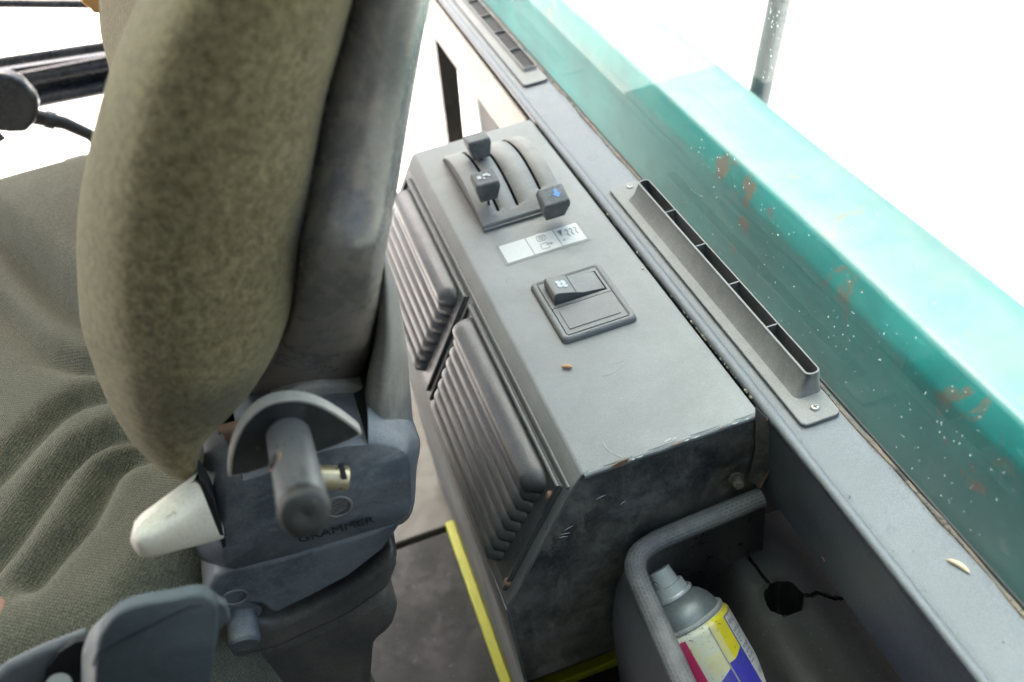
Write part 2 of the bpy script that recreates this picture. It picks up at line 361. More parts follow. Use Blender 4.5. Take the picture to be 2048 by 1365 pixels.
# right cab wall under the sill, rear wall and roof give the shade the photo shows
wallR = structure('wall_lower', boxv((.372, -.8, -.06), (.40, 1.15, .489)), M['sill'])
rear = structure('wall_rear', boxv((-1.3, -.85, -.06), (.40, -.80, 2.045)), M['blackplastic'])
structure('left_shade_wall', boxv((-1.33, -.80, -.06), (-1.30, .35, 2.045)), M['blackplastic'])  # unseen panel added to cut the light from the left
rx, ry = (-1.33, -.45, .32, .45), (-.85, -.55, .92, 2.5)
rv, rf = grid([[(x, y, 2.12) for x in rx] for y in ry]); rf = [f for i, f in enumerate(rf) if i != 4]  # middle cell left out: opening added for overhead sky light
roof = structure('roof', (rv, rf), M['cabcream'], solid=.07)
structure('added_skylight', boxv((-.47, -.57, 2.121), (.34, .94, 2.127)), M['glassroof'])  # unseen pane over the added opening that lets sky light onto the tops

# ------------------------------------------------------------------ window sill
sill = thing('window_sill', 'long grey painted metal window sill running beside the glass', 'window sill', (.33, .9, .5))
prof = [(.3065, .500), (.3065, .586), (.3085, .5945), (.3135, .5995), (.3195, .6000), (.352, .6003), (.3625, .6005), (.366, .599), (.366, .49), (.330, .49)]
vs, fs = prism([(x, -.4, z) for x, z in prof], (0, 2.35, 0))
mk('sill_panel', vs, fs, M['sill'], sill, angle=50, bevel=.0012, seg=2)
# rounded bead next to the console
mk('sill_bead', *tube([(.3095, y, .5975) for y in (-.38, .30, .42, .50, .8, 1.15, 1.9)], [.0042, .0042, .0045, .0058, .006, .006, .006], 12), M['sill'], sill)
# wobbling brown seal along the glass
pts = []
for i in range(150):
    y = -.3 + 2.2*i/149
    w = .0006*math.sin(y*23) + .0004*math.sin(y*61+1) + random.uniform(-.0003, .0003)
    pts.append((.3632 + w, y, .6008 + .0004*math.sin(y*37)))
mk('seal', *tube(pts, [.0020 + .0006*math.sin(i*.9) + .0004*math.sin(i*2.3) for i in range(150)], 8, flat=.7), M['seal'], sill)
pts2 = [(.3664, y, .6018) for x, y, z in pts]
gr_ = []
for k in range(170):
    y = random.uniform(.1, 1.25); w = random.random()
    x = .3605 - abs(random.gauss(0, .0012)) if w < .55 else (.3155 + abs(random.gauss(0, .002)) if w < .8 else random.uniform(.315, .36))
    q = random.uniform(.0002, .0006)
    gr_.append(([V((x, y, .6006)) + V((v.x*q, v.y*q*1.5, v.z*q)) for v in [V((1,0,0)), V((0,1,0)), V((-1,0,0)), V((0,-1,0)), V((0,0,1))]], [(0, 1, 4), (1, 2, 4), (2, 3, 4), (3, 0, 4), (3, 2, 1, 0)]))
tag(mk('grit', *join(*gr_), M['rust'], sill), kind='stuff')
mk('glass_channel', *tube(pts2, .0014, 6), M['blackrubber'], sill)
# lighter chips of paint and rust on the sill edge
for (px, py, ax, v, sx, sy) in ((1735, 1079, 'z', .598, .0035, .0028), (1647, 1118, 'x', .3062, .0022, .0018)):
    c = P(px, py, ax, v)
    nx = V((-1, 0, 0)) if ax == 'x' else V((-.7, 0, .7)); u, w, d = frame_of(nx)
    ring = [c + (V((0, 1, 0))*math.cos(a)*sx*(1+.25*math.sin(3*a)) + nx.cross(V((0, 1, 0)))*math.sin(a)*sy*.6) for a in [2*math.pi*k/14 for k in range(14)]]
    mk('rust_spot', *prism(ring, nx*.0009), M['rust'], sill)

# ------------------------------------------------------------------ glass pane with drops
pane = thing('window_pane', 'large tinted side window pane with rain drops above the sill', 'window', (.369, .8, .6))
gp = [(.3685, -.35, .595), (.3685, 2.2, .595), (.3685, 2.2, 2.05), (.3685, -.35, 2.05)]
mk('glass', gp, [(0, 1, 2, 3)], M['glass'], pane)
ico = bmesh.new(); bmesh.ops.create_icosphere(ico, subdivisions=2, radius=1)
iv = [v.co.copy() for v in ico.verts]; ifc = [tuple(v.index for v in f.verts) for f in ico.faces]; ico.free()
parts = []
def drop(px, py, r, el=1.3):
    c = P(px, py, 'x', .3672)
    parts.append(([c + V((v.x*r*.45, v.y*r, v.z*r*el)) for v in iv], ifc))
spots = []
for k in range(70):     # two loose vertical trails and a scatter that thickens to the lower right
    t = random.random(); spots.append((1248 - 14*t + random.gauss(0, 4), 10 + 210*t, random.uniform(.0004, .0010)))
for k in range(75):
    t = random.random(); spots.append((1480 - 80*t + random.gauss(0, 24), 90 + 320*t, random.uniform(.0005, .0013)))
for k in range(200):
    t = random.random(); spots.append((1330 + 640*t + random.gauss(0, 60), 350 + 620*t + random.gauss(0, 90), random.uniform(.0004, .0012)*(1+.2*t)))
for k in range(60): spots.append((random.uniform(1380, 1960), random.uniform(120, 700), random.uniform(.0005, .0014)))
for k in range(30): spots.append((random.gauss(1545, 10), random.uniform(0, 200), random.uniform(.0006, .0012)))
for (px, py, r) in spots:
    if px > 2080: continue
    c = P(px, py, 'x', .3672)
    if c.z < .612 or c.z > 1.3: continue
    drop(px, py, r*.52, random.uniform(.9, 1.7))
o = mk('rain_drops', *join(*parts), M['water'], pane, angle=180); tag(o, kind='stuff')

# ------------------------------------------------------------------ teal machine body outside
body = thing('machine_body', 'teal painted machine body with rusty edge outside the window', 'machine body', (.7, .8, -.3))
pr = [(.585, -.5), (.588, .0), (.5955, .390), (.5970, .398), (.5990, .404), (.6095, .4285), (.6115, .4325), (.6150, .4352), (.6200, .4368), (.650, .4395), (.70, .4420), (.722, .4430), (.728, .440), (.731, .430), (.733, .40), (.74, -.5)]
rows = []
for i in range(60):
    y = -.6 + 3.4*i/59
    rows.append([(x + .0012*math.sin(y*9+z*30), y, z + .0012*math.sin(y*7+x*40)) for x, z in pr])
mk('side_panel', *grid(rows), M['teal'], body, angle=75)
# weld ridge along the side and a raised lip on the top
0 and mk('lip', *tube([(.6075, -.6+3.6*i/40, .4275 + .0008*math.sin(i)) for i in range(41)], .0028, 8, flat=.6), M['teal'], body)
# far hydraulic hose tube
t0, t1 = P(1516, 205, 'y', 1.62), P(1572, -60, 'y', 1.62)
hp = thing('hydraulic_tube', 'slanting steel tube outside behind the teal body', 'tube', t0)
d = (t1 - t0)
mk('rod', *lathe(t0 - d*1.0, d, [(0, .0235), (d.length*4, .0235)], 28), M['pin'], hp)
0 and mk('collar', *lathe(t0 - d*.2, d, [(0, .024), (.0, .027), (.03, .027), (.03, .024)], 20), M['darkbar'], hp)
# bits of the machine far along the window
tag(mk('green_post', *boxv((.52, 2.5, -.5), (.545, 2.53, 1.2)), M['green'], bevel=.003), 'thin green upright post outside past the far vent', 'post')
tag(mk('warning_lamp', *lathe((.50, 2.15, .50), (0, 0, 1), [(0, .018), (.05, .018), (.058, .012)], 20), M['amber'], bevel=.001), 'yellow lamp housing outside at the far end of the teal body', 'lamp')

# ------------------------------------------------------------------ lower front frame, cream, seen left of the far sill
fr_ = thing('cab_frame', 'cream painted cab frame with dark post and grille under the far sill', 'cab frame', (.33, 1.7, -.05))
mk('side_rail', *boxv((.3005, 1.14, .496), (.304, 1.94, .588)), M['cabcream'], fr_, bevel=.001)  # cream strip over the sill face paints its sunlit look
q = [P(866, 40, 'y', 1.74), P(913, 112, 'y', 1.74), P(931, 300, 'y', 1.74), P(899, 300, 'y', 1.74)]
mk('dark_post', *prism(q, (0, .03, 0)), M['blackplastic'], fr_, bevel=.002)
mk('cream_panel', *boxv((.360, 1.16, -.02), (.366, 1.735, .489)), M['cabcream'], fr_, bevel=.002)
for i in range(15):
    y0 = 178 + 7.5*i; x0 = 957 + .5*i; x1 = min(968 + (y0-178)*.85, 1012)
    if x1 - x0 < 4: continue
    a, b = P(x0, y0, 'x', .358), P(x1, y0, 'x', .358); b.z = a.z
    mk('grille_slat', *boxv((.355, min(a.y, b.y), a.z-.004), (.3595, max(a.y, b.y), a.z)), M['slatgrey'], fr_)

# ------------------------------------------------------------------ front window bars at far left
bars = thing('front_crossbar', 'dark twin crossbar seen behind the seat at left', 'crossbar', P(100, 150, 'y', 1.9))
for (a, b, r, m) in (((-60, 131), (225, 88), .016, 'darkbar'), ((-60, 178), (240, 122), .019, 'darkbar'), ((-60, 225), (250, 165), .020, 'darkbar'), ((-60, 5), (230, 8), .012, 'darkbar')):
    p0, p1 = P(*a, 'y', 1.9), P(*b, 'y', 1.9)
    mk('bar', *tube([lerp(p0, p1, t/4) for t in range(5)] + [p1 + (p1-p0)*.6], r, 14, flat=.75), M[m], bars)
mk('dark_web', *prism([P(-60, 150, 'y', 1.91), P(240, 105, 'y', 1.91), P(240, 165, 'y', 1.91), P(-60, 215, 'y', 1.91)], (0, .02, 0)), M['darkbar'], bars)
joy = thing('control_lever', 'black control lever with boxy grip at the left edge', 'lever', P(180, 275, 'y', 1.55))
k = [(-40, 150), (15, 150), (45, 165), (72, 195), (78, 215), (72, 245), (52, 268), (20, 268), (-40, 262)]
mk('grip', *prism([P(x, y, 'y', 1.42) for x, y in k], (0, .03, 0)), M['darkbar'], joy, bevel=.008, seg=4)
pp = [P(x, y, 'y', 1.45) for x, y in ((60, 232), (90, 238), (130, 247), (180, 270), (215, 300))]
mk('shaft', *tube(pp, [.012, .0115, .010, .009, .009], 14), M['blackrubber'], joy)
mk('ferrule', *lathe(pp[1], pp[2]-pp[1], [(0, .0135), (.014, .0135)], 18), M['darkbar'], joy)
mk('plate_foot', *tube([P(-20, 255, 'y', 1.5), P(5, 280, 'y', 1.5)], .006, 10), M['darkbar'], joy)

# ================================================================== CONSOLE
Y0, Y1 = .507, 1.112
con = thing('heater_console', 'grey dusty metal heater console box standing beside the sill', 'console', (.2, .8, 0))
pf = [(.137, .6), (.3005, .6), (.3005, .325), (.046, .325), (.052, .462)]
# top and slanted side: one folded sheet, front panel set inside it
def lid_rows():
    rows = []
    prof = [(.049, .0), (.049, .455), (.0525, .4625)]
    for k in range(1, 9): prof.append((lerp(.0525, .1335, k/8), lerp(.4625, .596, k/8)))
    for a in range(0, 6):
        t = math.radians(120 - 0) if 0 else a/5
        ang = math.radians(lerp(149.5, 90, t)); prof.append((.1405 + .006*math.cos(ang), .594 + .006*math.sin(ang)))
    for k in range(1, 12): prof.append((lerp(.1405, .2985, k/11), .6))
    prof += [(.3005, .599), (.3005, .40)]
    ys = [Y0 + .0005, Y0 + .0025] + [lerp(Y0+.0025, Y1, (k/24)) for k in range(1, 25)] + [Y1 + .002]
    for y in ys:
        r = []
        for x, z in prof:
            yy = y
            r.append((x, yy, z))
        rows.append(r)
    # close the far end
    return rows
rows = lid_rows()
vs, fs = grid(rows)
n = len(rows[0]); k = (len(rows)-1)*n
keep = []
for f in fs:       # side below z=.33 only stands from y=.70 on
    c = sum((V(vs[i]) for i in f), V())/4
    keep.append(f)
keep.append(tuple(range(k, k+n)))
mk('housing', vs, keep, M['console'], con, angle=50, solid=.0018)
# the strip of side between z .325 and .46 in front of the leg
mk('side_skirt', *boxv((.0478, Y0+.001, .325), (.0492, .70, .455)), M['console'], con)
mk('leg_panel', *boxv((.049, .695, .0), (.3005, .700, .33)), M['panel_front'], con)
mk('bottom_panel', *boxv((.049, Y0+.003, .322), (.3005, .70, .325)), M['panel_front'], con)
# front panel with dents
rows = []
for i in range(41):
    t = i/40; z = lerp(.325, .5965, t); r = []
    xl = .0505 if z < .4625 else lerp(.0525, .1365, (z-.4625)/(.5965-.4625))
    for j in range(61):
        x = lerp(xl, .3000, j/60)
        dent = .006*math.exp(-((x-.262)**2+(z-.50)**2*.35)/.0009) + .003*math.exp(-((x-.24-(z-.45)*.5)**2)/.00008) * max(0, 1-abs(z-.53)/.07)
        dent += .0016*math.sin(x*48+z*21)*math.sin(z*37-x*11)
        e = min(j, 60-j, i, 40-i)/3.0
        r.append((x, Y0 + .0012 + dent*min(1, e), z))
    rows.append(r)
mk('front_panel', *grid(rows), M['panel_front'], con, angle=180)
# folded rim under the top edge
mk('top_flange', *tube([(lerp(.139, .299, t/12), Y0 + .0005, .5972 + .0005*math.sin(t*2.1)) for t in range(13)], .0028, 10), M['console'], con)
mk('paint_chip', *prism([P(x, y, 'y', Y0-.0027) for x, y in ((1222, 935), (1238, 925), (1258, 917), (1254, 926), (1236, 935))], (0, .0008, 0)), M['rust'], con)
# bent bracket at the right end of the front, with bolt
bk = [P(1512, 815, 'y', Y0-.004), P(1535, 838, 'y', Y0-.008), P(1562, 876, 'y', Y0-.012), P(1548, 925, 'y', Y0-.012), P(1520, 975, 'y', Y0-.008), P(1497, 962, 'y', Y0-.004), P(1512, 900, 'y', Y0-.003)]
mk('bracket', *prism(bk, (0, .002, 0)), M['panel_front'], con, bevel=.0006, seg=2)
mk('bracket_edge', *tube(bk[1:5], .0011, 8), M['rust'], con)
c = P(1478, 966, 'y', Y0-.002)
mk('bolt', *lathe(c + V((0, .004, 0)), V((-.25, -1, .1)), [(0, .0052), (.0075, .0052), (.009, .0044)], 6), M['boltrust'], con, bevel=.0006, seg=2)
mk('washer', *lathe(c + V((0, .006, 0)), V((-.25, -1, .1)), [(0, .0072), (.0015, .0072)], 20), M['boltrust'], con)
# sealant crumbs in the gap between console and sill
cr = []
for k in range(90):
    y = random.choice([random.uniform(.51, 1.1), random.uniform(.52, .66)])
    r = random.uniform(.0003, .0009) if random.random() < .93 else .0016
    cr.append(([V((.3028, y, .6004)) + V((v.x*r*.8, v.y*r*1.4, v.z*r)) for v in iv], ifc))
tag(mk('sealant_crumbs', *join(*cr), M['bead'], con, angle=180), kind='stuff')
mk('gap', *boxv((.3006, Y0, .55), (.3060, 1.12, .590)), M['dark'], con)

# ---- louvre vents on the slanted side
def louvre(y0, y1, name):
    lv = thing(name, None, None, S((y0+y1)/2, .09)); lv.parent = con; lv.location = S((y0+y1)/2, .09) - con.location
    del_ = [k for k in lv.keys() if k in ('label', 'category')]
    # recessed tray behind the slats
    poly = [S(y0, .026, .0035), S(y1, .026, .0035), S(y1, .158, .0035), S(y0, .158, .0035)]
    mk('tray', *prism(poly, SN*-.003), M['louvre'], lv, bevel=.001, seg=2)
    # border ribs
    mk('rib', *tube([S(y0+.002, .158, .005), S(y0+.002, .028, .005), S(y1-.002, .028, .005), S(y1-.002, .158, .005)], .0022, 8, up=SN), M['louvre'], lv)
    nf = 8
    for i in range(nf):
        s0 = .047 + .0140*i; big = i == 0
        rw, rh = (.0135, .019) if big else (.0102, .0135)
        ya, yb = y0 + .018 + .0012*i, y1 - .006 - .0012*i
        rows = []
        m_ = 26
        for k in range(m_+1):
            y = lerp(ya, yb, k/m_); e = min(y-ya, yb-y); cap = .013
            q = 1 if e >= cap else math.sqrt(max(0, 1-((cap-e)/cap)**2))
            q = max(q, .06)
            row = []
            for a in range(15):
                t = math.pi*a/14
                # leaning leaf: bulges out and drops down over the next slat
                s = -math.cos(t)*rw*(.35+.65*q); h = max(math.sin(t), 0)**(.75 if big else .5)*rh*q
                row.append(S(y, s0 + s + h*.22, h + .0015))
            rows.append(row)
        mk('slat', *grid(rows), M['louvre'], lv, angle=80)
    return lv
l1 = louvre(.520, .800, 'louvre_vent'); l2 = louvre(.812, 1.092, 'louvre_vent')
for px, py in ((1099, 992), (1014, 1165)):
    r = ray(px, py); t = ((S(.5, 0, .005) - CAM).dot(SN))/r.dot(SN); c = CAM + r*t
    mk('screw', *lathe(c - SN*.002, SN, [(0, .0045), (.0025, .0045), (.0045, .0025)], 16), M['rust'], con)
c = S(1.082, .046, .0)
mk('peg', *lathe(c, V((-1, .1, .25)), [(0, .004), (.016, .004), (.016, .0055), (.02, .0055)], 14), M['frame_brown'], con)
mk('side_trim', *boxv((0,0,0),(0,0,0)), M['console'], con) if False else None
# long raised edge between fold and louvres
mk('edge_bead', *tube([S(lerp(.512, 1.10, t/10), .0205, .001) for t in range(11)], .0022, 8, up=SN), M['louvre'], con)

# ---- lever hump with three slots
hx0, hx1, hy0, hy1 = .167, .270, .890, 1.074
def hz(y):
    t = (y-hy0)/(hy1-hy0); t = min(max(t, 0), 1)
    return .6030 + .027*math.sin(math.pi*(t*.96+.02))**.9 if 0 < t < 1 else .602
slots = [(.1895, .1930, .906, 1.060), (.2130, .2165, .906, 1.062), (.2450, .2485, .915, 1.066)]
xs = sorted(set([hx0, hx0+.001, hx0+.004, hx1-.004, hx1-.001, hx1, .18, .203, .231, .26] + [v for s in slots for v in s[:2]]))
ys = [hy0 + (hy1-hy0)*k/48 for k in range(49)]
rows = [[(x, y, hz(y) - (.0035 if x in (hx0, hx1) else (.0010 if x in (hx0+.001, hx1-.001) else 0))) for x in xs] for y in ys]
vs, fs = grid(rows); nx_ = len(xs); keep = []
for f in fs:
    c = sum((V(vs[i]) for i in f), V())/4
    if any(a < c.x < b and ya < c.y < yb for a, b, ya, yb in slots): continue
    keep.append(f)
hump = mk('lever_hump', vs, keep, M['hump'], con, angle=24, solid=.0012)
for X in (hx0 + .0012, hx1 - .0012):
    k = 0; sf = []; sw = [(X, y, hz(y) - .002) for y in ys] + [(X, y, .5995) for y in ys]
    sf += [(k+i, k+i+1, k+i+1+49, k+i+49) for i in range(48)]
    mk('hump_side', sw, sf, M['switch'], con)
mk('hump_front_lip', *boxv((hx0, hy0-.001, .600), (hx1, hy0+.0012, .6040)), M['hump'], con, bevel=.0008, seg=2)
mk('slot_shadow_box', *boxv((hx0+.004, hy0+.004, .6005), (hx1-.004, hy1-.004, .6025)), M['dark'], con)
def knob(cx_, cy_, zb, w, dpt, h, tilt, stem_y, icon=None):
    kn = thing('control_knob', None, None, (cx_, cy_, zb)); kn.parent = con; kn.location = V((cx_, cy_, zb)) - con.location
    rot = Matrix.Rotation(math.radians(tilt), 4, 'X'); sd_ = .003 if icon == 'arrow' else .011
    def T(p): return V((cx_, cy_, zb)) + rot @ V(p)
    b0 = [(-w*.36, -dpt*.36, 0), (w*.36, -dpt*.36, 0), (w*.36, dpt*.36, 0), (-w*.36, dpt*.36, 0)]
    b1 = [(-w*.5, -dpt*.5, h*.75), (w*.5, -dpt*.5, h*.75), (w*.5, dpt*.5, h*.75), (-w*.5, dpt*.5, h*.75)]
    b2 = [(-w*.46, -dpt*.46, h), (w*.46, -dpt*.46, h), (w*.46, dpt*.46, h), (-w*.46, dpt*.46, h)]
    vs, fs = grid([[T(p) for p in b] for b in (b0, b1, b2)], True); fs += [(0, 1, 2, 3), (11, 10, 9, 8)]
    mk('knob_cap', vs, fs, M['knob'], kn, bevel=.0022, seg=4)
    mk('stem', *prism([T((-.0012, -.004, -sd_)), T((.0012, -.004, -sd_)), T((.0012, .004, -sd_)), T((-.0012, .004, -sd_))], T((0, 0, .004)) - T((0, 0, -sd_))), M['darkbar'], kn)
    z = h + .0003
    if icon == 'arrow':
        pl = [(-.0022, .008), (.0022, .008), (.0022, .001), (.0055, .001), (0, -.007), (-.0055, .001), (-.0022, .001)]
        mk('arrow_mark', *prism([T((x+.004, y*.8, z)) for x, y in pl], T((0, 0, .0003)) - T((0, 0, 0))), M['blue'], kn)
    if icon == 'marks':
        parts = []
        for (x, y, a, b) in ((-.006, .001, .0022, .0028), (.002, .003, .0030, .0018), (.0055, .0005, .0014, .002), (-.001, -.002, .0010, .0014)):
            parts.append(prism([T((x-a, y-b, z)), T((x+a, y-b, z)), T((x+a, y+b, z)), T((x-a, y+b, z))], T((0, 0, .0003)) - T((0, 0, 0))))
        mk('worn_mark', *join(*parts), M['iconwhite'], kn)
    return kn
knob(.2015, 1.002, .632, .029, .026, .026, -4, 0)
knob(.1835, .915, .630, .029, .026, .028, 10, 0, 'marks')
knob(.2455, .872, .612, .032, .027, .032, 22, 0, 'arrow')

# ---- sticker with icons
stk = thing('symbol_sticker', None, None, (.219, .837, .6)); stk.parent = con; stk.location = V((.219, .837, .6)) - con.location
for k in ('label', 'category'):
    for o in (stk, l1, l2):
        if k in o: del o[k]
Zs = .6006
def flatpoly(pts, z, m, name, parent, h=.0002): return mk(name, *prism([(x, y, z) for x, y in pts], (0, 0, h)), m, parent)
flatpoly(rrect(.1700, .8165, .2690, .8570, .002), Zs-.0003, M['stickeredge'], 'sticker_film', stk)
for a, b in ((.1735, .2040), (.2050, .2366), (.2376, .2655)):
    flatpoly([(a, .8200), (b, .8200), (b, .8548), (a, .8548)], Zs, M['white'], 'sticker_cell', stk)
def stroke(pts, w, z, closed=False):
    out = []
    n = len(pts)
    for i in range(n if closed else n-1):
        a = V((*pts[i], z)); b = V((*pts[(i+1) % n], z)); d = (b-a).normalized(); u = V((-d.y, d.x, 0))*w/2
        out.append(prism([a-u-d*w*.3, b-u+d*w*.3, b+u+d*w*.3, a+u-d*w*.3], (0, 0, .0002)))
    return join(*out)
Zi = Zs + .0003
ic = []
ic.append(stroke([(.2165, .8510), (.2250, .8510), (.2262, .8470), (.2240, .8405), (.2165, .8405), (.2155, .8440)], .0005, Zi, True))
ic.append(stroke([(.2205+.0024*math.cos(a), .8458+.0024*math.sin(a)) for a in [2*math.pi*k/14 for k in range(14)]], .0005, Zi, True))
ic.append(stroke([(.2160, .8350), (.2235, .8350), (.2250, .8320)], .0005, Zi)); ic.append(stroke([(.2160, .8350), (.2152, .8250), (.2235, .8240), (.2245, .8280)], .0005, Zi))
ic.append(stroke([(.2215, .8310), (.2290, .8310)], .0005, Zi)); ic.append(stroke([(.2272, .8330), (.2292, .8310), (.2272, .8290)], .0005, Zi))
for xx in (.2505, .2555, .2605):
    ic.append(stroke([(xx-.0012, .8455), (xx, .8478), (xx+.0014, .8462), (xx+.0004, .8420), (xx-.0008, .8385), (xx+.0006, .8345)], .0010, Zi))
ic.append(prism([(.2412, .8495, Zi), (.2462, .8495, Zi), (.2428, .8385, Zi)], (0, 0, .0002)))
ic.append(stroke([(.2423+.0012*math.cos(a), .8300+.0012*math.sin(a)) for a in [2*math.pi*k/10 for k in range(10)]], .0004, Zi, True))
mk('symbols', *join(*ic), M['ink'], stk)

# ---- switch bezel, rocker and blank
swt = thing('switch_panel', None, None, (.22, .717, .6)); swt.parent = con; swt.location = V((.22, .717, .6)) - con.location
for k in ('label', 'category'):
    if k in swt: del swt[k]
bx0, bx1, by0, by1 = .1805, .2590, .6660, .7690
def ringrows(specs):
    return [[(x, y, z) for x, y in rrect(bx0+i, by0+i, bx1-i, by1-i, max(r, .0008), 5)] for i, r, z in specs]
rows = ringrows([(0, .006, .6002), (.0006, .006, .6035), (.0022, .005, .6058), (.0045, .004, .6062), (.0060, .003, .6052), (.0068, .002, .6046), (.0072, .002, .6030)])
mk('bezel', *grid(rows, True), M['switch'], swt, angle=50)
def plate(x0, y0, x1, y1, z, name, r=.0012, h=.004, m='switch', parent=swt, bev=.0005):
    return mk(name, *prism([(x, y, z-h) for x, y in rrect(x0, y0, x1, y1, r, 3)], (0, 0, h)), M[m], parent, bevel=bev, seg=2)
mk('bezel_floor', *boxv((.1875, .6730, .6010), (.2520, .7620, .6020)), M['dark'], swt)
# upper cell has a hole for the rocker: frame of four strips
uy0, uy1 = .7175, .7615; hx_0, hx_1, hy_0, hy_1 = .1925, .2490, .7215, .7560
fr4 = join(boxv((.1878, uy0, .602), (hx_0, uy1, .6052)), boxv((hx_1, uy0, .602), (.2517, uy1, .6052)), boxv((hx_0, uy0, .602), (hx_1, hy_0, .60515)), boxv((hx_0, hy_1, .602), (hx_1, uy1, .60515)))
mk('switch_frame', *fr4, M['switch'], swt)
plate(.1878, .6735, .2517, .7167, .6052, 'blank_plate')
plate(.1925, .6800, .2470, .7100, .6060, 'blank_inset', .001, .0012)
rk = [(.1930, .6030), (.1925, .6120), (.1945, .6165), (.1985, .6172), (.2150, .6125), (.2250, .6088), (.2470, .6060), (.2480, .6045), (.2480, .6030)]
mk('rocker', *prism([(x, .7235, z) for x, z in rk], (0, .0310, 0)), M['switch'], swt, bevel=.0013, seg=3)
# fan emblem on the sloping face of the rocker
fp = []
def rkp(u, v): # u along slope from (.199,.6172)->(.215,.6125)
    return V((lerp(.1990, .2150, u), v, lerp(.6172, .6125, u) + .0004))
for a0 in range(4):
    ang = math.radians(45 + 90*a0); c = (.5 + .24*math.cos(ang), .739 + .0042*math.sin(ang))
    fp.append(prism([rkp(c[0] + .17*math.cos(t), c[1] + .0032*math.sin(t)) for t in [2*math.pi*k/12 for k in range(12)]], (0, 0, .0002)))
mk('fan_symbol', *join(*fp), M['iconwhite'], swt)
mk('rocker_seam', *boxv((.2168, .7245, .6117), (.2171, .7535, .6126)), M['engrave'], swt)

# worn pale scratches near the front edge
def scratch(pts, w, z=.6003, m='scr'):
    mk('scratch', *stroke([tuple(P(x, y, 'z', z))[:2] for x, y in pts], w, z), M[m], con)
M['scr'] = flat('bare_scratch', (.42, .43, .42))
scratch([(1206, 884), (1214, 898), (1226, 908), (1243, 914)], .0006); scratch([(1330, 884), (1341, 878)], .0011); scratch([(1345, 880), (1352, 875)], .0008)
scratch([(1205, 752), (1222, 748), (1240, 735), (1252, 722)], .0003); scratch([(1252, 722), (1240, 722), (1222, 730)], .0003)
for pts in ([(1128, 1062), (1146, 1052)], [(1122, 1070), (1140, 1066)], [(1118, 1076), (1136, 1073)], [(1192, 1000), (1212, 990)], [(1240, 1010), (1252, 1002)]):
    a_, b_ = P(*pts[0], 'y', Y0-.0002), P(*pts[1], 'y', Y0-.0002)
    mk('scratch', *tube([a_, (a_+b_)/2 + V((0, 0, .0004)), b_], [.0002, .0005, .0002], 6, flat=.5), M['scr'], con)
for k in range(9):      # worn edge chips along the front fold
    t = [.18, .27, .31, .52, .58, .63, .78, .86, .93][k]; L_ = [.004, .002, .003, .006, .002, .004, .002, .003, .002][k]
    x = lerp(.139, .299, t); mk('edge_chip', *tube([(x-L_, Y0-.0016, .5994), (x, Y0-.0020, .5992), (x+L_, Y0-.0016, .5994)], [.0003, .0008, .0003], 6), M['scr' if k % 3 else 'rust'], con)
# ---- debris on the console
def grainobj(name, px, py, z, L, w, ang, m, label, cat, axis='z', group=None):
    c = P(px, py, 'z', z) + V((0, 0, w*.8)); d = V((math.cos(ang), math.sin(ang), 0)); path = []
    n = 7
    for k in range(n+1):
        t = k/n - .5; path.append(c + d*L*t + V((-d.y, d.x, 0))*L*.12*math.cos(t*3))
    rr = [w*max(.15, math.sqrt(max(0, 1-(2*(k/n-.5))**2))) for k in range(n+1)]
    return tag(mk(name, *tube(path, rr, 8, flat=.7), m), label, cat, group)
grainobj('seed_husk', 1134, 738, .6, .0105, .0026, -.5, M['husk'], 'small brown seed husk lying on the console below the switch', 'seed husk')
grainobj('seed_husk', 1915, 1136, .6, .0175, .0022, -1.15, M['grain'], 'pale curved seed husk lying on the near sill', 'seed husk')
grainobj('crumb', 1286, 539, .6, .0035, .0012, .2, M['grain'], 'tiny pale crumb on the console near the sill', 'crumb')

# ================================================================== SILL VENTS
def vent(y0, y1, cells, raised, label, cyc, screws):
    v = thing('air_vent', label, 'air vent', (.34, (y0+y1)/2, .6))
    xl = .3225; xr = .3595 if not raised else .3590
    base = rrect(xl, y0, xr, y1, .006, 5)
    mk('base_plate', *prism([(x, y, .6006) for x, y in base], (0, 0, .0038)), M['vent'], v, bevel=.0012, seg=3)
    dx0, dx1 = (.3445, .3590) if raised else (.3360, .3575)
    top = .6245 if raised else .609
    ya, yb = cyc
    # duct walls: outer rounded rectangle, inner opening
    out0 = rrect(dx0-(.0125 if raised else .002), ya-.0045, dx1, yb+.003, .006, 8); out1 = rrect(dx0+.0005, ya, dx1, yb, .0055, 8)
    wall = .0016
    in1 = rrect(dx0+.0005+wall, ya+wall, dx1-wall, yb-wall, .0044, 8)
    rows = [[(x, y, .6035) for x, y in out0], [(x, y, lerp(.6035, top, .30)) for x, y in [(lerp(a[0], b[0], .50), lerp(a[1], b[1], .6)) for a, b in zip(out0, out1)]], [(x, y, top-.0006) for x, y in out1], [(x + (.0004 if x < .345 else -.0004), y, top) for x, y in out1], [(x, y, top) for x, y in in1], [(x, y, .604) for x, y in in1]]
    mk('duct', *grid(rows, True), M['vent'], v, angle=50)
    mk('duct_inside', *prism([(x, y, .6046) for x, y in in1], (0, 0, .0004)), M['dark'], v)
    for i in range(1, cells):
        y = lerp(ya, yb, i/cells)
        mk('divider', *boxv((dx0+.0005+wall*.5, y-.0007, .605), (dx1-wall*.5, y+.0007, top-.0004)), M['vent'], v)
    for sx, sy in screws:
        sc = mk('screw', *lathe((sx, sy, .6040), (0, 0, 1), [(0, .0042), (.0008, .0042), (.0022, .0030), (.0024, .0012)], 20), M['screw'], v)
        mk('cross_slot', *join(boxv((sx-.0022, sy-.0004, .6062), (sx+.0022, sy+.0004, .60665)), boxv((sx-.0004, sy-.0022, .6061), (sx+.0004, sy+.0022, .60668))), M['engrave'], v)
    return v
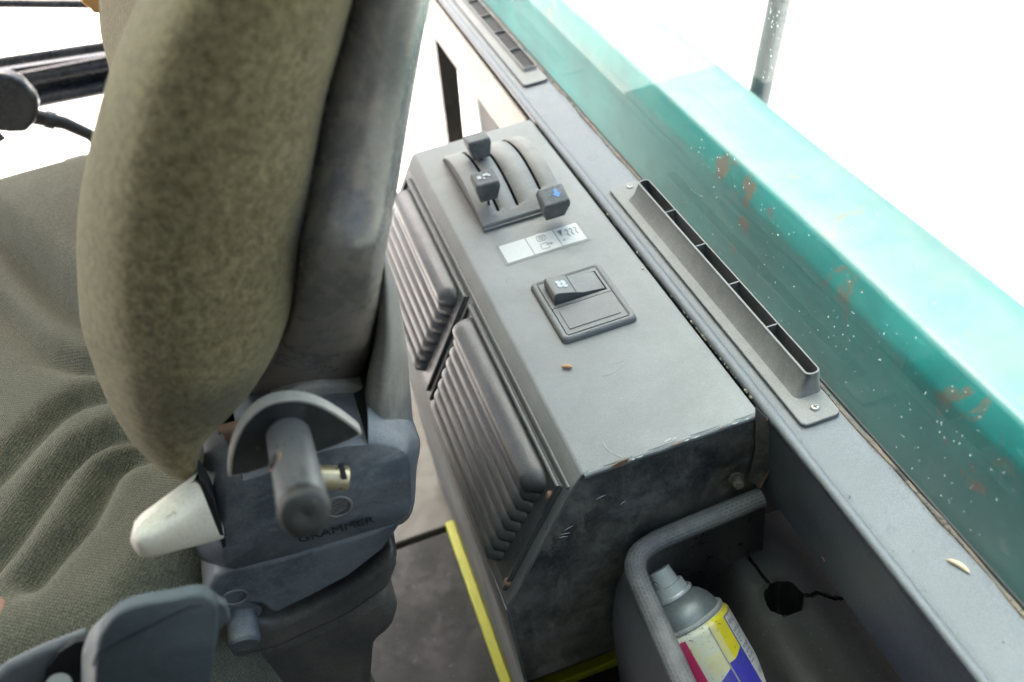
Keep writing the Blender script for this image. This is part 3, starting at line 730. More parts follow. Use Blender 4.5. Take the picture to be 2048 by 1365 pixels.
vent(.474, .896, 5, True, 'raised grey air vent with five slots and two screws beside the console', (.507, .862), [(.342, .488), (.3455, .886)])
vent(1.205, 1.75, 6, False, 'low grey air vent with slots at the far end of the sill', (1.246, 1.70), [])

# ================================================================== STORAGE BIN under the near sill
bn = thing('storage_bin', 'grey padded-rim storage bin hung under the near sill', 'bin', (.22, .4, .3))
rimp = catmull([(.300, .497, .4985), (.27, .497, .4965), (.22, .4965, .494), (.192, .4955, .492), (.174, .490, .4905), (.1655, .478, .49), (.163, .462, .49), (.1605, .42, .489), (.157, .36, .488), (.152, .28, .487), (.146, .18, .486)], 7)
rows = []; uvs = []; acc = 0; SEG = 20
for i, p in enumerate(rimp):
    a = V(rimp[max(i-1, 0)]); b = V(rimp[min(i+1, len(rimp)-1)]); d = (b-a).normalized(); u = d.cross(V((0, 0, 1))).normalized()
    if i: acc += (V(p)-V(rimp[i-1])).length
    r = []
    for k_ in range(SEG+1):
        t = lerp(-30, 210, k_/SEG); t = math.radians(t)
        r.append(V(p) + u*math.cos(t)*.0098 + V((0, 0, 1))*(math.sin(t)*.0085)); uvs.append((acc, k_*.0021))
    rows.append(r)
mk('rim', *grid(rows), M['rim'], bn, angle=180, uvs=uvs)
# outer and inner walls hang from the rim
wo_, wi_ = [], []
for i, p in enumerate(rimp):
    a = V(rimp[max(i-1, 0)]); b = V(rimp[min(i+1, len(rimp)-1)]); d = (b-a).normalized(); u = d.cross(V((0, 0, 1))).normalized()
    p = V(p)
    side = u if (p + u).x > 0 else u
    wo_.append([p - u*(-.0085) + V((0, 0, -.003)), p + u*.0120 + V((0, 0, -.02)), p + u*.022 + V((0, 0, -.05)), p + u*.027 + V((0, 0, -.09)), p + u*.026 + V((0, 0, -.2))])
    wi_.append([p - u*.0085 + V((0, 0, -.003)), p - u*.0075 + V((0, 0, -.03)), p - u*.0065 + V((0, 0, -.09)), p - u*.0060 + V((0, 0, -.17))])
mk('outer_wall', *grid(wo_), M['binwall'], bn, angle=80)
mk('inner_wall', *grid(wi_), M['blackplastic'], bn, angle=80)
mk('bin_floor', *boxv((.150, .10, .325), (.33, .51, .33)), M['blackrubber'], bn)

# cracked rubber boot lying in the bin
HC = P(1568, 1197, 'z', .425)
ck1 = [P(x, y, 'z', .425) for x, y in ((1478, 1090), (1492, 1108), (1500, 1122), (1512, 1135), (1522, 1150), (1537, 1166))]
ck2 = [P(x, y, 'z', .425) for x, y in ((1604, 1190), (1622, 1190), (1634, 1184), (1652, 1190), (1668, 1196), (1692, 1195), (1730, 1200))]
def dseg(p, a, b):
    ax, ay, bx_, by_ = a.x, a.y, b.x, b.y; dx, dy = bx_-ax, by_-ay; t = max(0, min(1, ((p[0]-ax)*dx+(p[1]-ay)*dy)/(dx*dx+dy*dy+1e-12)))
    return math.hypot(p[0]-ax-dx*t, p[1]-ay-dy*t)
rows = []
NX, NY = 150, 220
for j in range(NY+1):
    y = lerp(.18, .525, j/NY); r = []
    for i in range(NX+1):
        x = lerp(.225, .37, i/NX)
        e = (x-.232)/.035; z = .425
        edge = min(max((x - (.236 + .10*max(0, y-.44)))/.04, 0), 1)
        z -= .055*(1-math.sqrt(max(0, 1-(1-edge)**2)))
        z += .004*math.sin(y*22+x*9)
        dh = math.hypot(x-HC.x, (y-HC.y)) + .0006*math.sin(math.atan2(y-HC.y, x-HC.x)*7)
        R_ = .0170
        if dh < R_: z -= .05*min(1, (R_-dh)/.0012)
        elif dh < R_+.006: z += .0012*(1-(dh-R_)/.006)
        dc = min([dseg((x, y), a, b) for a, b in zip(ck1, ck1[1:])] + [dseg((x, y), a, b) for a, b in zip(ck2, ck2[1:])]) + .0003*math.sin(x*1900)*math.sin(y*2300)
        if dc < .0012: z -= .010*min(1, (.0012-dc)/.0006)
        r.append((x, y, z))
    rows.append(r)
tag(mk('rubber_boot', *grid(rows), M['blackrubber'], angle=60), 'black cracked rubber piece with a round hole in the bin', 'rubber boot')

# ---- spray can
A = P(1374, 1242, 'z', .425); Bn = P(1322, 1151, 'z', .456)
ad = (A - Bn).normalized(); Lr = (A-Bn).length
can = thing('spray_can', 'spray can with pink, white, yellow and blue label in the bin', 'spray can', A)
U = (V((0, 0, 1)) - ad*ad.z); U = (CAM - A); U = (U - ad*U.dot(ad)).normalized(); Wv = ad.cross(U)
R0 = .0395
def cp(h, ang, r=R0): return A + ad*h + (U*math.cos(ang) + Wv*math.sin(ang))*r
mk('nozzle', *lathe(Bn - ad*.006, ad, [(0, .0105), (.0008, .0112), (.015, .0125), (.016, .0125)], 28), M['cap'], can)
h0 = (A - Bn).length
mk('nozzle_skirt', *lathe(Bn + ad*.0095, ad, [(0, .0135), (0, .0160), (.0085, .0168), (.0085, .013)], 32), M['cap'], can)
mk('valve_cup', *lathe(Bn + ad*.0175, ad, [(0, .014), (0, .0195), (.0015, .0205), (.0035, .0205), (.005, .019)], 36), M['canmetal'], can)
mk('dome', *lathe(Bn + ad*.021, ad, [(0, .0175), (.002, .0205), (.006, .0255), (.012, .0300), (.018, .0325), (max(h0-.0225, .019), .0338)], 40), M['candome'], can)
mk('rim_ring', *lathe(A - ad*.0035, ad, [(0, .033), (0, .0355), (.001, .0368), (.003, .0368), (.0042, .0350)], 48), M['canmetal'], can)
hole = Bn + ad*.003 + (V((-1, -.3, .6)) - ad*V((-1, -.3, .6)).dot(ad)).normalized()*.0112
hd = (hole - (Bn + ad*.003)).normalized()
mk('spray_hole', *lathe(hole - hd*.0006, hd, [(0, .0026), (.0012, .0026)], 14), M['ink'], can)
mk('spray_tip', *lathe(hole - hd*.0006, hd, [(0, .0014), (.0018, .0014)], 12), M['cap'], can)
# label, printed: procedural regions in (angle, height)
def canlabel():
    a = N('can_label_print'); uv = a.n('ShaderNodeUVMap'); sp = a.n('ShaderNodeSeparateXYZ'); a.l(uv.outputs[0], sp.inputs[0])
    u, h = sp.outputs[0], sp.outputs[1]       # u: mm round the can from its middle line, h: mm below the ring
    gt = lambda x, y: a.math('GREATER_THAN', x, y); lt = lambda x, y: a.math('LESS_THAN', x, y); AND = lambda *q: q[0] if len(q) == 1 else a.math('MULTIPLY', q[0], AND(*q[1:]))
    c = a.mix(a.ramp(a.noise(30, 4), .4, .7), (.60, .62, .55), (.66, .64, .42))
    e1 = lt(u, -10.5); e2 = lt(a.math('MULTIPLY_ADD', h, 1.1, u), 38.5)
    c = a.mix(AND(e1, e2, gt(h, 5)), c, (.58, .028, .13))
    yel = AND(gt(u, 13.5), lt(h, 40), gt(h, 1.5)); pale = AND(gt(u, -3), lt(u, 21), lt(h, 40))
    c = a.mix(yel, c, (.70, .60, .01))
    c = a.mix(a.math('MULTIPLY', AND(gt(u, 13.5), lt(u, 21), lt(h, 40)), .65), c, (.66, .62, .38))
    c = a.mix(AND(gt(u, -4), lt(u, 13.5), gt(h, 26), lt(h, 44)), c, (.66, .62, .38))
    blu = a.math('MAXIMUM', AND(gt(h, 40), gt(u, 13.5)), gt(a.math('MULTIPLY_ADD', u, .43, h), 49.5))
    c = a.mix(AND(blu, a.math('SUBTRACT', 1, AND(e1, e2))), c, (.055, .05, .42))
    c = a.mix(AND(gt(u, 33.5), gt(h, 6)), c, (.06, .05, .36))
    c = a.mix(AND(gt(u, 35.2), gt(h, 7.2)), c, (.58, .59, .58))
    dirt = a.noise(180, 6, .8); dz = a.ramp(h, 0, 30, .04, 0)
    c = a.mix(a.math('MULTIPLY', a.ramp(a.math('ADD', dirt, dz), .60, .66), .75), c, (.08, .06, .035))
    dd = a.noise(14, 5, .7); c = a.mix(a.math('MULTIPLY', a.ramp(dd, .42, .72), .35), c, (.30, .26, .16))
    a.color(c); a.rough(.38); return a.m
rows, uvs = [], []
for i in range(40):
    h = (.0006, .0022, .0045)[i] if i < 3 else .006 + .15*(i-3)/36; r = []
    for k_ in range(61):
        t = math.radians(lerp(-150, 150, k_/60)); rr = R0 - (.0050, .0022, .0006, 0)[min(i, 3)]; r.append(cp(h, t, rr)); uvs.append((t*R0*1000, h*1000))
    rows.append(r)
# angle sign: make +u run to the right in the photograph
sgn = 1 if (cp(.02, .3) - cp(.02, 0)).dot(rt) > 0 else -1
uvs = [(x*sgn, y) for x, y in uvs]
mk('can_body', *grid(rows), canlabel(), can, angle=60, uvs=uvs)
def wrap(vf, um, hm, ang=0, name='print', m='ink'):       # lay flat print (mm units) on the can
    vs, fs = vf; out = []
    ca, sa = math.cos(ang), math.sin(ang)
    for v in vs:
        x, y = v.x*1000, v.y*1000; X = um + ca*x - sa*y; Hh = hm - (sa*x + ca*y)
        out.append(cp(Hh/1000, sgn*X/1000/R0, R0 + .00015 + v.z*.1))
    return mk(name, out, fs, M[m], can)
sv, sf = grid([[cp(h, sgn*(13.7+w_)/1000/R0, R0+.0002+zz) for w_, zz in ((-.8, 0), (-.5, .0004), (.5, .0004), (.8, 0))] for h in (.0045, .05, .1, .15)])
mk('can_seam', sv, sf, M['canmetal'], can, angle=80)
M['labelwhite'] = flat('label_white', (.62, .63, .60))
wrap(textmesh('a', .034, .00005, 1.2, .0004), -37.5, 41.0, -.05, 'letter', 'labelwhite')
M['labelink'] = flat('label_blue_ink', (.05, .05, .18))
wrap(textmesh('BNL', .0056, .00003), 36.5, 15, 0, 'print_line', 'labelink')
for hm, tx, sz in ((23.5, 'AM-81', .0050), (27, 'aerozol', .0032), (30, 'spray', .0032), (33, 'olaj', .0030), (39.5, 'AM-81', .0050), (44, 'GB 400', .0036), (49, 'ml e 400', .0034), (53, 'netto', .0034)):
    wrap(textmesh(tx, sz, .00003), 36.5, hm, 0, 'print_line', 'labelink')
wrap(textmesh('1/18', .0064, .00003), 38.5, 65.0, 0, 'print_line', 'labelink')

# ================================================================== OPERATOR SEAT
YS = .50
seat = thing('operator_seat', 'olive fabric operator seat with black plastic shell, facing left', 'seat', (-.3, .85, 0))
# ---- backrest pad: rows run from the left silhouette to the seam with the shell
LS = [((386, 966), (394, 962)), ((372, 968), (400, 952)), ((322, 946), (397, 920)), ((270, 900), (412, 886)), ((234, 850), (447, 852)), ((202, 792), (500, 795)), ((178, 728), (546, 722)), ((158, 662), (576, 650)), ((150, 575), (598, 560)),
      ((148, 480), (612, 480)), ((158, 390), (624, 400)), ((178, 300), (637, 300)), ((203, 205), (654, 200)), ((238, 105), (680, 108)), ((292, -5), (710, -5)), ((350, -110), (740, -110)), ((415, -225), (775, -225)), ((480, -350), (815, -350))]
flatl = catmull([(*a, *b) for a, b in LS], 4)
rows = []
NT = 22
for i, (lx, ly, sx, sy) in enumerate(flatl):
    r = []; w = math.hypot(sx-lx, sy-ly); dep = min(1, w/330.)
    for k_ in range(NT+1):
        t = k_/NT
        y = .505 + (.045*(1-t/.25)**2 if t < .25 else 0)*dep - .042*dep*math.sin(math.pi*min(1, t*1.02))**.6 + (.012*((t-.88)/.12)**2 if t > .88 else 0)
        # pixel path bows a little downward, like the stretched cloth
        px, py = lerp(lx, sx, t), lerp(ly, sy, t)
        r.append(P(px, py, 'y', y))
    L = r[0]
    back = [(.004, .575), (.012, .605), (.028, .635), (.045, .67), (.050, .76), (.052, .85)]
    pre = [V((L.x + a*dep, y, L.z + .004)) for a, y in back]
    far = [V((L.x - .018 + a*dep, 1.70 - y, L.z + .01)) for a, y in back[:-1]][::-1] if 0 else [V((L.x - .004 + (a+.0)*dep, 1.70 - y, L.z)) for a, y in reversed(back[:-1])]
    far2 = [V((lerp(L.x, r[-1].x, q) - .004, 1.20 + yy, lerp(L.z, r[-1].z, q))) for q, yy in ((0, 0), (.25, .035), (.6, .04), (1, .0))]
    # seam edge turns in towards the shell
    rows.append(list(reversed(far2)) + list(reversed([p for p in reversed(far)]))[::1] + list(reversed(pre)) + r + [r[-1] + V((.004, .02, -.002))])
mk('backrest_pad', *grid(rows), M['bolster'], seat, angle=180, sub=1)
# ---- shell
SR = [((470, 838), (738, 800)), ((520, 752), (742, 745)), ((555, 705), (750, 700)), ((578, 648), (758, 640)), ((592, 598), (764, 592)), ((600, 560), (769, 552)), ((606, 520), (776, 510)), ((612, 480), (783, 470)), ((622, 400), (797, 395)), ((635, 300), (813, 295)), ((653, 200), (830, 195)), ((678, 108), (846, 105)), ((708, -5), (866, -5)), ((740, -120), (885, -120)), ((790, -300), (920, -300))]
SY = [.60, .565, .535, .512, .496, .486, .482, .484, .496, .506, .511, .512, .512, .512, .512]
fl2 = catmull([(*a, *b, y*1000) for (a, b), y in zip(SR, SY)], 5)
rows = []
for lx, ly, sx, sy, yy in fl2:
    yy /= 1000; r = []
    for k_ in range(17):
        t = k_/16
        y = yy + .010*(2*t-1)**4 + (.030*((t-.86)/.14)**2 if t > .86 else 0) - .006*math.sin(math.pi*t)
        r.append(P(lerp(lx-4, sx, t), lerp(ly, sy, t), 'y', y))
    e = r[-1]
    r += [e + V((.004, .03, 0)), e + V((.012, .10, 0)), e + V((.018, .35, 0)), V((e.x+.012, 1.15, e.z)), V((e.x - .01, 1.21, e.z))]
    rows.append([r[0] + V((0, .03, 0))] + r)
mk('backrest_shell', *grid(rows), M['shell'], seat, angle=180, sub=1)
# ---- dusty side bracket right of the shell foot
bk = [((764, 505), (772, 515)), ((760, 560), (792, 568)), ((758, 630), (805, 640)), ((752, 690), (815, 705)), ((742, 740), (820, 770)), ((735, 790), (826, 840)), ((735, 850), (832, 900))]
f3 = catmull([(*a, *b) for a, b in bk], 4); rows = []
for lx, ly, sx, sy in f3:
    rows.append([P(lx-6, ly, 'y', .555)] + [P(lerp(lx, sx, t/8), lerp(ly, sy, t/8), 'y', .525 + .045*(t/8)**3 + .004*math.cos(t)) for t in range(9)] + [P(sx, sy, 'y', .57) + V((.002, .06, 0)), P(sx, sy, 'y', .57) + V((-.01, .12, 0))])
M['dustplastic'] = dusty('dusty_side_plastic', (.10, .10, .10), (.30, .27, .22), .6, .5, 600, .15, .2, streak=((16, 16, 6), .5))
mk('side_bracket', *grid(rows), M['dustplastic'], seat, angle=180)

# ---- recliner cover
Fp = [(486, 962), (472, 976), (457, 1000), (452, 1060), (456, 1136), (545, 1118), (640, 1091), (735, 1062), (812, 1031), (821, 960), (806, 905), (737, 890)]
Op = [(441, 856), (399, 886), (388, 925), (394, 1010), (398, 1122), (545, 1124), (642, 1097), (738, 1067), (818, 1037), (833, 942), (833, 862), (735, 784)]
def dens(pts, n=5):
    return catmull(pts, n)
Fd, Od = dens(Fp), dens(Op)
rows = []
prof3 = [(0, .0, 0.0), (.10, .0015, 0), (.35, .009, 0), (.70, .026, 0), (1.0, .055, 0), (1.0, .13, 1)]
for t, dy, ext in prof3:
    r = []
    for a, b in zip(Fd, Od):
        if ext: q = P(*b, 'y', YS+.055) + V((0, dy-.055, 0))
        else: q = P(lerp(a[0], b[0], t), lerp(a[1], b[1], t), 'y', YS + dy)
        r.append(q)
    rows.append(r)
vs, fs = grid(rows)
n = len(Fd)
# front face: fan of strips between the outline and the edge of the cut-out
cut = [(486, 962), (503, 958), (520, 953), (560, 938), (600, 920), (645, 903), (690, 893), (737, 890)]
inner = []
for i, a in enumerate(Fd):
    inner.append(None)
cen = P(640, 1000, 'y', YS - .003); k = len(vs); vs.append(cen)
fs += [(i, i+1, k) for i in range(n-1)]
ci = []
for c in cut: ci.append(len(vs)); vs.append(P(*c, 'y', YS))
fs += [(ci[i], ci[i+1], k) for i in range(len(cut)-1)]
# wall of the cut-out running back
k2 = len(vs)
for c in cut: vs.append(P(*c, 'y', YS) + V((0, .12, 0)))
fs += [(ci[i], ci[i+1], k2+i+1, k2+i) for i in range(len(cut)-1)]
mk('recliner_cover', vs, fs, M['cover'], seat, angle=55)
# inner wall of the cheek beside the cut-out
mk('cheek_wall', [P(737, 890, 'y', YS+.001), P(735, 784, 'y', YS+.055), P(735, 784, 'y', YS+.055)+V((0, .07, 0)), P(737, 890, 'y', YS+.001)+V((0, .12, 0))], [(0, 1, 2, 3)], M['blackplastic'], seat)
mk('hinge_dark_sheet', *prism([P(x, y, 'y', YS+.10) for x, y in ((395, 790), (765, 700), (765, 960), (395, 1010))], (0, .004, 0)), M['dark'], seat)  # dark filler sheet standing in for the shade of the hinge recess
low = [(431, 1150), (456, 1141), (545, 1124), (640, 1097), (735, 1068), (812, 1037), (790, 1066), (768, 1098), (700, 1152), (625, 1192), (550, 1228), (500, 1214), (470, 1244), (440, 1250), (408, 1205)]
low = [(431, 1150), (456, 1140), (545, 1123), (640, 1096), (735, 1067), (812, 1036), (790, 1068), (768, 1100), (700, 1154), (625, 1194), (550, 1230), (520, 1210), (478, 1205), (440, 1250), (405, 1200)]
mk('lower_cover', *prism([P(x, y, 'y', YS+.004) for x, y in low], (0, .08, 0)), M['cover'], seat, bevel=.004, seg=3)
# ring on the lower cover
c = P(471, 1195, 'y', YS+.001)
rg = [c + V((math.cos(a)*.0092, -.001*math.sin(a), math.sin(a)*.0092)) for a in [2*math.pi*k_/28 for k_ in range(29)]]
mk('moulded_ring', *tube(rg, .0009, 6, up=(0, 1, .01)), M['brass'] if 0 else M['dustplastic'], seat)
# bolt
c = P(482, 1232, 'y', YS+.012)
M['boltp'] = M['pin']
mk('bolt_cap', *lathe(c + V((0, .02, .0)), V((-.05, -1, -.25)), [(0, .0165), (.016, .0165), (.017, .0125), (.040, .0125), (.0425, .0105)], 30), M['cover'], seat)
mk('bolt_washer', *lathe(c + V((0, .022, .0)), V((-.05, -1, -.25)), [(0, .020), (.010, .020), (.012, .018)], 30), M['frame_brown'], seat)

# GRAMMER lettering and round emblem on the cover; dark letters paint the shade of sunk ones
def face_text(txt, pa, pb, H, y, m, name, bold=.0):
    a, b = P(*pa, 'y', y), P(*pb, 'y', y); ux = (b-a); L = ux.length; ux.normalize()
    uy = V((ux.z*-1, 0, ux.x)); 
    t1_ = textmesh(txt, 1.0, .01, 1, bold); vs, fs = join(t1_, *[([v + V((dx_, dy_, dz_)) for v in t1_[0]], t1_[1]) for dx_, dy_, dz_ in ((.022, 0, .001), (0, .022, .002), (.022, .022, .003))])
    w = max(v.x for v in vs); x0 = min(v.x for v in vs); h = max(v.y for v in vs)
    return mk(name, [a + ux*((v.x-x0)/(w-x0)*L) + uy*(v.y/h*H) + V((0, -1, 0))*(v.z*.03) for v in vs], fs, M[m], seat)
M['engrim'] = flat('engraved_rim', (.28, .30, .31))
face_text('GRAMMER', (598.5, 1086), (750, 1044), .0066, YS-.0036, 'engrave', 'lettering', .0)
c = P(676, 1014, 'y', YS-.003)
em = [c + V((math.cos(a)*.0100, 0, math.sin(a)*.0100)) for a in [2*math.pi*k_/30 for k_ in range(31)]]
mk('emblem_ring', *tube(em, .0012, 6, up=(0, 1, .01)), M['dustplastic'], seat)
for k_ in range(4):
    zz = -.0045 + .003*k_; hw = math.sqrt(.0068**2 - zz**2); R_ = [c + V((x, -.0006, zz + .25*x)) for x in (-hw, hw)]
    mk('emblem_bar', *tube(R_, .0007, 6), M['dustplastic'], seat)

# ---- hinge hardware: back disc, bent plate and pin
disc = [(545, 812), (570, 790), (600, 775), (640, 767), (690, 768), (722, 775), (738, 784), (738, 890), (560, 900)]
mk('hinge_disc', *prism([P(x, y, 'y', YS+.06) for x, y in disc], (0, .03, 0)), M['platemetal'], seat, bevel=.004, seg=3)
mk('hinge_tab', *prism([P(x, y, 'y', YS+.055) for x, y in ((722, 792), (730, 788), (733, 822), (724, 822))], (0, .01, 0)), M['cream'], seat, bevel=.001)
mk('rusty_strap', *prism([P(x, y, 'y', YS+.045) for x, y in ((436, 868), (500, 850), (540, 900), (455, 925))], (0, .01, 0)), M['rust'], seat, bevel=.002)
arc = catmull([(457, 948), (459, 915), (468, 880), (485, 846), (510, 818), (540, 800), (575, 793), (612, 795), (650, 808), (690, 832), (722, 858), (716, 866), (690, 878), (650, 893), (600, 908), (540, 926), (490, 942)], 4)
YP = YS - .045
plate_ = [P(x, y + 7, 'y', YP) for x, y in arc]
mk('hinge_plate', *prism(plate_, (0, .009, 0)), M['platemetal'], seat, bevel=.0022, seg=3)
cx_ = sum((p for p in plate_), V())/len(plate_)
pf_ = [cx_ + (p-cx_)*.955 + V((0, -.0006, 0)) for p in plate_]
M['plateface'] = dusty('plate_face_black', (.016, .016, .017), (.07, .065, .06), .3, .4, 500, .1, .3)
mk('plate_face', *prism(pf_, (0, .0012, 0)), M['plateface'], seat, bevel=.0005, seg=2)
ps = P(577, 872, 'y', YP-.001); pe = P(608, 1018, 'y', .352)
pd = (pe-ps); PLn = pd.length
# radii follow the width seen in the photograph at the two ends
mk('armrest_pin', *lathe(ps, pd, [(-.01, .0138), (PLn-.006, .0136), (PLn-.001, .0134)], 40), M['pin'], seat, angle=40)
mk('pin_tip', *lathe(ps + pd.normalized()*(PLn-.002), pd, [(0, .0137), (.003, .0139), (.0085, .0133), (.0105, .0116), (.0112, .006), (.0106, .0015), (.0100, .0001)], 40), M['blackrubber'], seat, angle=60)
hc = P(548, 955, 'y', YP-.055); 
t_ = (hc - ps).dot(pd.normalized()); ax_ = ps + pd.normalized()*t_; hd_ = (V((-.75, -.1, .9)) - pd.normalized()*V((-.75, -.1, .9)).dot(pd.normalized())).normalized()
mk('pin_hole', *lathe(ax_ + hd_*.0128, hd_, [(0, .0046), (.0022, .0046)], 20), M['dark'], seat)
mk('pin_hole_edge', *lathe(ax_ + hd_*.0122, hd_, [(0, .0060), (.0014, .0060)], 20), M['rust'], seat)
bs = P(640, 955, 'y', YS-.02)
mk('brass_screw', *lathe(P(628, 955, 'y', YS-.022), P(690, 957, 'y', YS-.024) - P(628, 955, 'y', YS-.022), [(0, .0088), (.0225, .0088), (.0235, .0080)], 24), M['brass'], seat, angle=30)
mk('screw_slot', *prism([P(684, 955, 'y', YS-.033), P(694, 954, 'y', YS-.033), P(694, 959, 'y', YS-.033), P(684, 960, 'y', YS-.033)], (0, .014, 0)), M['dark'], seat)

# ---- cream release lever
lv = thing('release_lever', None, None, P(420, 1040, 'y', YS)); lv.parent = seat; lv.location = P(420, 1040, 'y', YS) - seat.location
top = [(394, 958, .492), (372, 975, .482), (335, 1004, .470), (290, 1040, .456), (270, 1056, .450), (261, 1074, .448)]
rid = [(416, 1012, .474), (395, 1026, .464), (360, 1050, .453), (318, 1080, .444), (292, 1097, .441), (276, 1103, .442)]
bot = [(448, 1092, .486), (420, 1100, .480), (385, 1107, .472), (330, 1119, .460), (298, 1125, .455), (276, 1120, .452)]
mid1 = [lerp(V(a), V(b), .5) + V((0, 0, -.004)) for a, b in zip(top, rid)]; mid2 = [lerp(V(a), V(b), .5) + V((0, 0, -.003)) for a, b in zip(rid, bot)]
rows = []
for ln in (top, mid1, rid, mid2, bot):
    rows.append([P(a[0], a[1], 'y', a[2]) for a in ln] + [P(263, 1088, 'y', .452) if ln is not top else P(260, 1080, 'y', .450)])
bk_ = [[p + V((.002, .022, -.002)) for p in rows[-1]], [p + V((.002, .022, -.004)) for p in rows[0]]]
rows = rows + bk_ + [rows[0]]
rows = [list(reversed(r)) for r in rows]
mk('lever_body', *grid(rows), M['cream'], lv, angle=180, sub=2)
# raised recline mark
mkp = []
def lvp(x, y): 
    return P(x, y, 'y', .4565)
for seg_ in ([(318, 1042), (338, 1028)], [(338, 1028), (352, 1052)], [(328, 1052), (331, 1056)], [(345, 1022), (356, 1030)]):
    mkp.append(tube([P(x, y, 'y', .4545 + (x-318)*.00016) for x, y in seg_], .0010, 6))
mk('recline_mark', *join(*mkp), M['cream'], lv)
mk('lever_slot', *prism([P(x, y, 'y', YS-.006) for x, y in ((398, 957), (409, 968), (426, 1000), (439, 1042), (453, 1092), (446, 1098), (429, 1048), (410, 995))], (0, .02, 0)), M['dark'], lv)

# ---- seat base below
M['basebrown'] = dusty('seat_base_paint', (.062, .057, .052), (.19, .16, .12), .6, .5, 400, .2, stain=(18, (.11, .065, .035), .60, .5, .1))
sb = [(395, 1250), (470, 1240), (550, 1250), (640, 1210), (720, 1165), (790, 1100), (797, 1135), (780, 1180), (700, 1235), (560, 1300), (440, 1330), (395, 1330)]
mk('side_rail', *prism([P(x, y, 'y', YS+.015) for x, y in sb], (0, .06, 0)), M['basebrown'], seat, bevel=.008, seg=4)
sb = [(380, 1310), (560, 1290), (700, 1228), (775, 1180), (800, 1225), (790, 1260), (752, 1290), (742, 1420), (380, 1420)]
mk('seat_base', *prism([P(x, y, 'y', YS+.03) for x, y in sb], (0, .30, 0)), M['basebrown'], seat, bevel=.012, seg=4)
sb = [(560, 1040), (786, 1036), (798, 1120), (770, 1190), (600, 1260), (420, 1300)]
mk('hinge_body', *prism([P(x, y, 'y', YS+.09) for x, y in sb], (0, .10, 0)), M['basebrown'], seat, bevel=.01, seg=4)

# ---- seat cushion: heightfield with stitched channels
ZC = .65
def poly(pts): return [P(x, y, 'z', ZC) for x, y in pts]
grooves = [(poly([(-80, 1010), (0, 935), (60, 868), (110, 820), (160, 792), (260, 770)]), .011, .010),
           (poly([(-60, 1160), (0, 1092), (60, 1010), (110, 940), (160, 890), (215, 862), (290, 850)]), .010, .012),
           (poly([(60, 1150), (110, 1092), (160, 1040), (190, 985), (215, 935), (260, 905), (340, 885)]), .010, .012),
           (poly([(-80, 400), (0, 470), (50, 525), (100, 582), (150, 620), (220, 660)]), .012, .016),
           (poly([(-80, 560), (0, 620), (45, 670), (85, 702), (140, 718), (230, 722)]), .011, .014)]
ridges = [(poly([(-60, 1000), (30, 985), (100, 890), (150, 845), (210, 820), (280, 810)]), .016, .007), (poly([(0, 1150), (60, 1090), (120, 1000), (170, 935), (230, 895), (300, 880)]), .016, .007)]
rows = []
NX, NY = 200, 230
segsg = [[(a, b) for a, b in zip(g_[0], g_[0][1:])] for g_ in grooves]
for j in range(NY+1):
    y = lerp(.425, 1.27, j/NY); r = []
    for i in range(NX+1):
        x = lerp(-.62, -.10, i/NX); z = ZC
        for (gp_, wd, dp), sg in zip(grooves, segsg):
            d_ = min(dseg((x, y), a, b) for a, b in sg)
            if d_ < wd*4.5: z += -dp*1.5*math.exp(-(d_/(wd*1.35))**2)
        # crown
        z -= .10*((x+.37)/.6)**2*0
        # rounded near edge and far edge
        ne = (y - .456 - .10*max(0, -.36-x) - 1.25*max(0, x+.235)); R_ = .07
        if ne < R_: q = max(0, 1-ne/R_); z -= R_*1.1*(1-math.sqrt(max(0, 1-min(q, 1)**2))) + (max(0, -ne))*9
        fe = (1.235 - y - .05*(x+.3)**2*8)
        if fe < .06: q = min(1, max(0, 1-fe/.06)); z -= .06*(1-math.sqrt(max(0, 1-q*q))) + max(0, -fe)*3
        z += .012*math.exp(-((y-1.12)/.10)**2); dq = min(max(((y-1.06)+(x+.36)*1.83)/.09, 0), 1); z += .028*dq*dq*(3-2*dq)*(1 if x < -.2 else max(0, 1-(x+.2)*10))
        r.append((x, y, z))
    rows.append(r)
mk('seat_cushion', *grid(rows), M['cushion'], seat, angle=180)
# torn spot on the cushion edge
mk('tear', *prism([P(x, y, 'z', ZC-.006) for x, y in ((-5, 1205), (10, 1202), (20, 1212), (14, 1228), (6, 1245), (-5, 1250))], (0, 0, .006)), M['rust'], seat, bevel=.001)
c = P(191, 6, 'y', 1.14)
mk('torn_foam', *prism([c + V((math.cos(a)*.012*(1+.3*math.sin(3*a)), 0, math.sin(a)*.012)) for a in [2*math.pi*k_/14 for k_ in range(14)]], (0, .02, 0)), M['foam'], seat, bevel=.002)
# far recliner cover knob
mk('far_cover', *prism([P(x, y, 'y', 1.17) for x, y in ((122, 350), (160, 340), (215, 345), (215, 420), (160, 405), (132, 395), (118, 372))], (0, .05, 0)), M['cover'], seat, bevel=.012, seg=4)

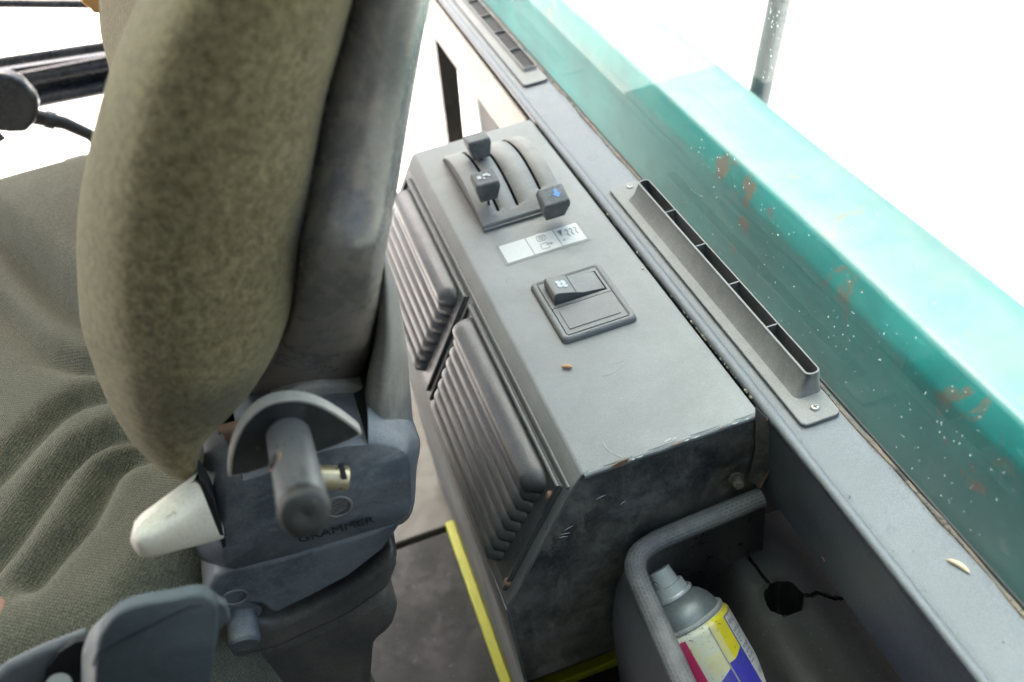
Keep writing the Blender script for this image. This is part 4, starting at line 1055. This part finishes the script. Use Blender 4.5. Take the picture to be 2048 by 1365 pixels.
# ================================================================== seat belt buckle cover, bottom left
bc = thing('belt_retractor', 'blue-grey plastic seat belt retractor cover beside the seat', 'belt retractor', P(300, 1400, 'y', .38))
YB = .36
cp_ = catmull([(188, 1400), (189, 1330), (196, 1285), (210, 1258), (240, 1228), (285, 1211), (340, 1202), (395, 1192), (418, 1198), (436, 1215), (437, 1250), (432, 1300), (420, 1400)], 4)
fr0 = [P(x, y, 'y', YB) for x, y in cp_]
rows = []
cc = sum(fr0, V())/len(fr0)
for q, dy in ((.93, 0), (.985, .0008), (1.0, .003), (1.0, .008)):
    rows.append([cc + (p-cc)*q + V((0, dy, 0)) for p in fr0])
vs, fs = grid(rows); fs.append(tuple(range(len(fr0))))
mk('cover', vs, fs, M['beltcover'], bc, angle=60)
rim_ = catmull([(162, 1400), (163, 1330), (166, 1298), (180, 1262), (200, 1240), (228, 1216), (270, 1200), (340, 1190), (405, 1181), (436, 1190), (452, 1212)], 4)
rim2 = catmull([(190, 1400), (190, 1330), (197, 1285), (211, 1258), (240, 1229), (285, 1212), (330, 1203), (398, 1192), (420, 1200), (437, 1216)], 4)
M['rimgrey'] = dusty('pale_grey_plastic', (.14, .15, .155), (.22, .22, .22), .5, .5, 700, .1, .1)
rows = [[P(*b, 'y', YB+.003) for b in rim2], [P(lerp(a[0], b[0], .5)-1, lerp(a[1], b[1], .5)-1, 'y', YB+.008) for a, b in zip(rim_, rim2)], [P(*a, 'y', YB+.022) for a in rim_], [P(*a, 'y', YB+.022) + V((.003, .002, -.010)) for a in rim_]]
mk('cover_rim', *grid(rows), M['rimgrey'], bc, angle=80)
mk('cover_seam', *tube([P(x, y, 'y', YB-.0002) for x, y in ((186, 1332), (192, 1312), (196, 1306), (300, 1254), (378, 1215), (405, 1212))], .0006, 5), M['engrave'], bc)
mk('neck', *prism([P(x, y, 'y', YB+.012) for x, y in ((418, 1197), (455, 1212), (462, 1240), (440, 1262), (432, 1300), (420, 1300))], (0, .006, 0)), M['beltcover'], bc, bevel=.002)
# strap cover and slot to the left
M['webgrey'] = dusty('web_grey', (.11, .12, .125), (.18, .18, .18), .4, .8, 700, .3)
st_ = thing('belt_stalk', 'grey sleeve with dark slot and steel pin at the bottom left', 'belt stalk', P(60, 1380, 'y', .40))
mk('sleeve', *prism([P(x, y, 'y', .40) for x, y in ((-30, 1372), (12, 1338), (70, 1310), (120, 1290), (176, 1268), (176, 1300), (120, 1330), (70, 1390), (-30, 1420))], (0, .008, 0)), M['webgrey'], st_, bevel=.005, seg=4)
mk('slot', *prism([P(x, y, 'y', .397) for x, y in ((92, 1340), (118, 1306), (150, 1285), (172, 1282), (166, 1320), (162, 1400), (80, 1400))], (0, .004, 0)), M['dark'], st_)
mk('steel_pin', *lathe(P(118, 1390, 'y', .385), P(117, 1345, 'y', .383) - P(118, 1390, 'y', .385), [(-.01, .0075), (.0115, .0075), (.0125, .0066)], 24), M['rimgrey'], st_)
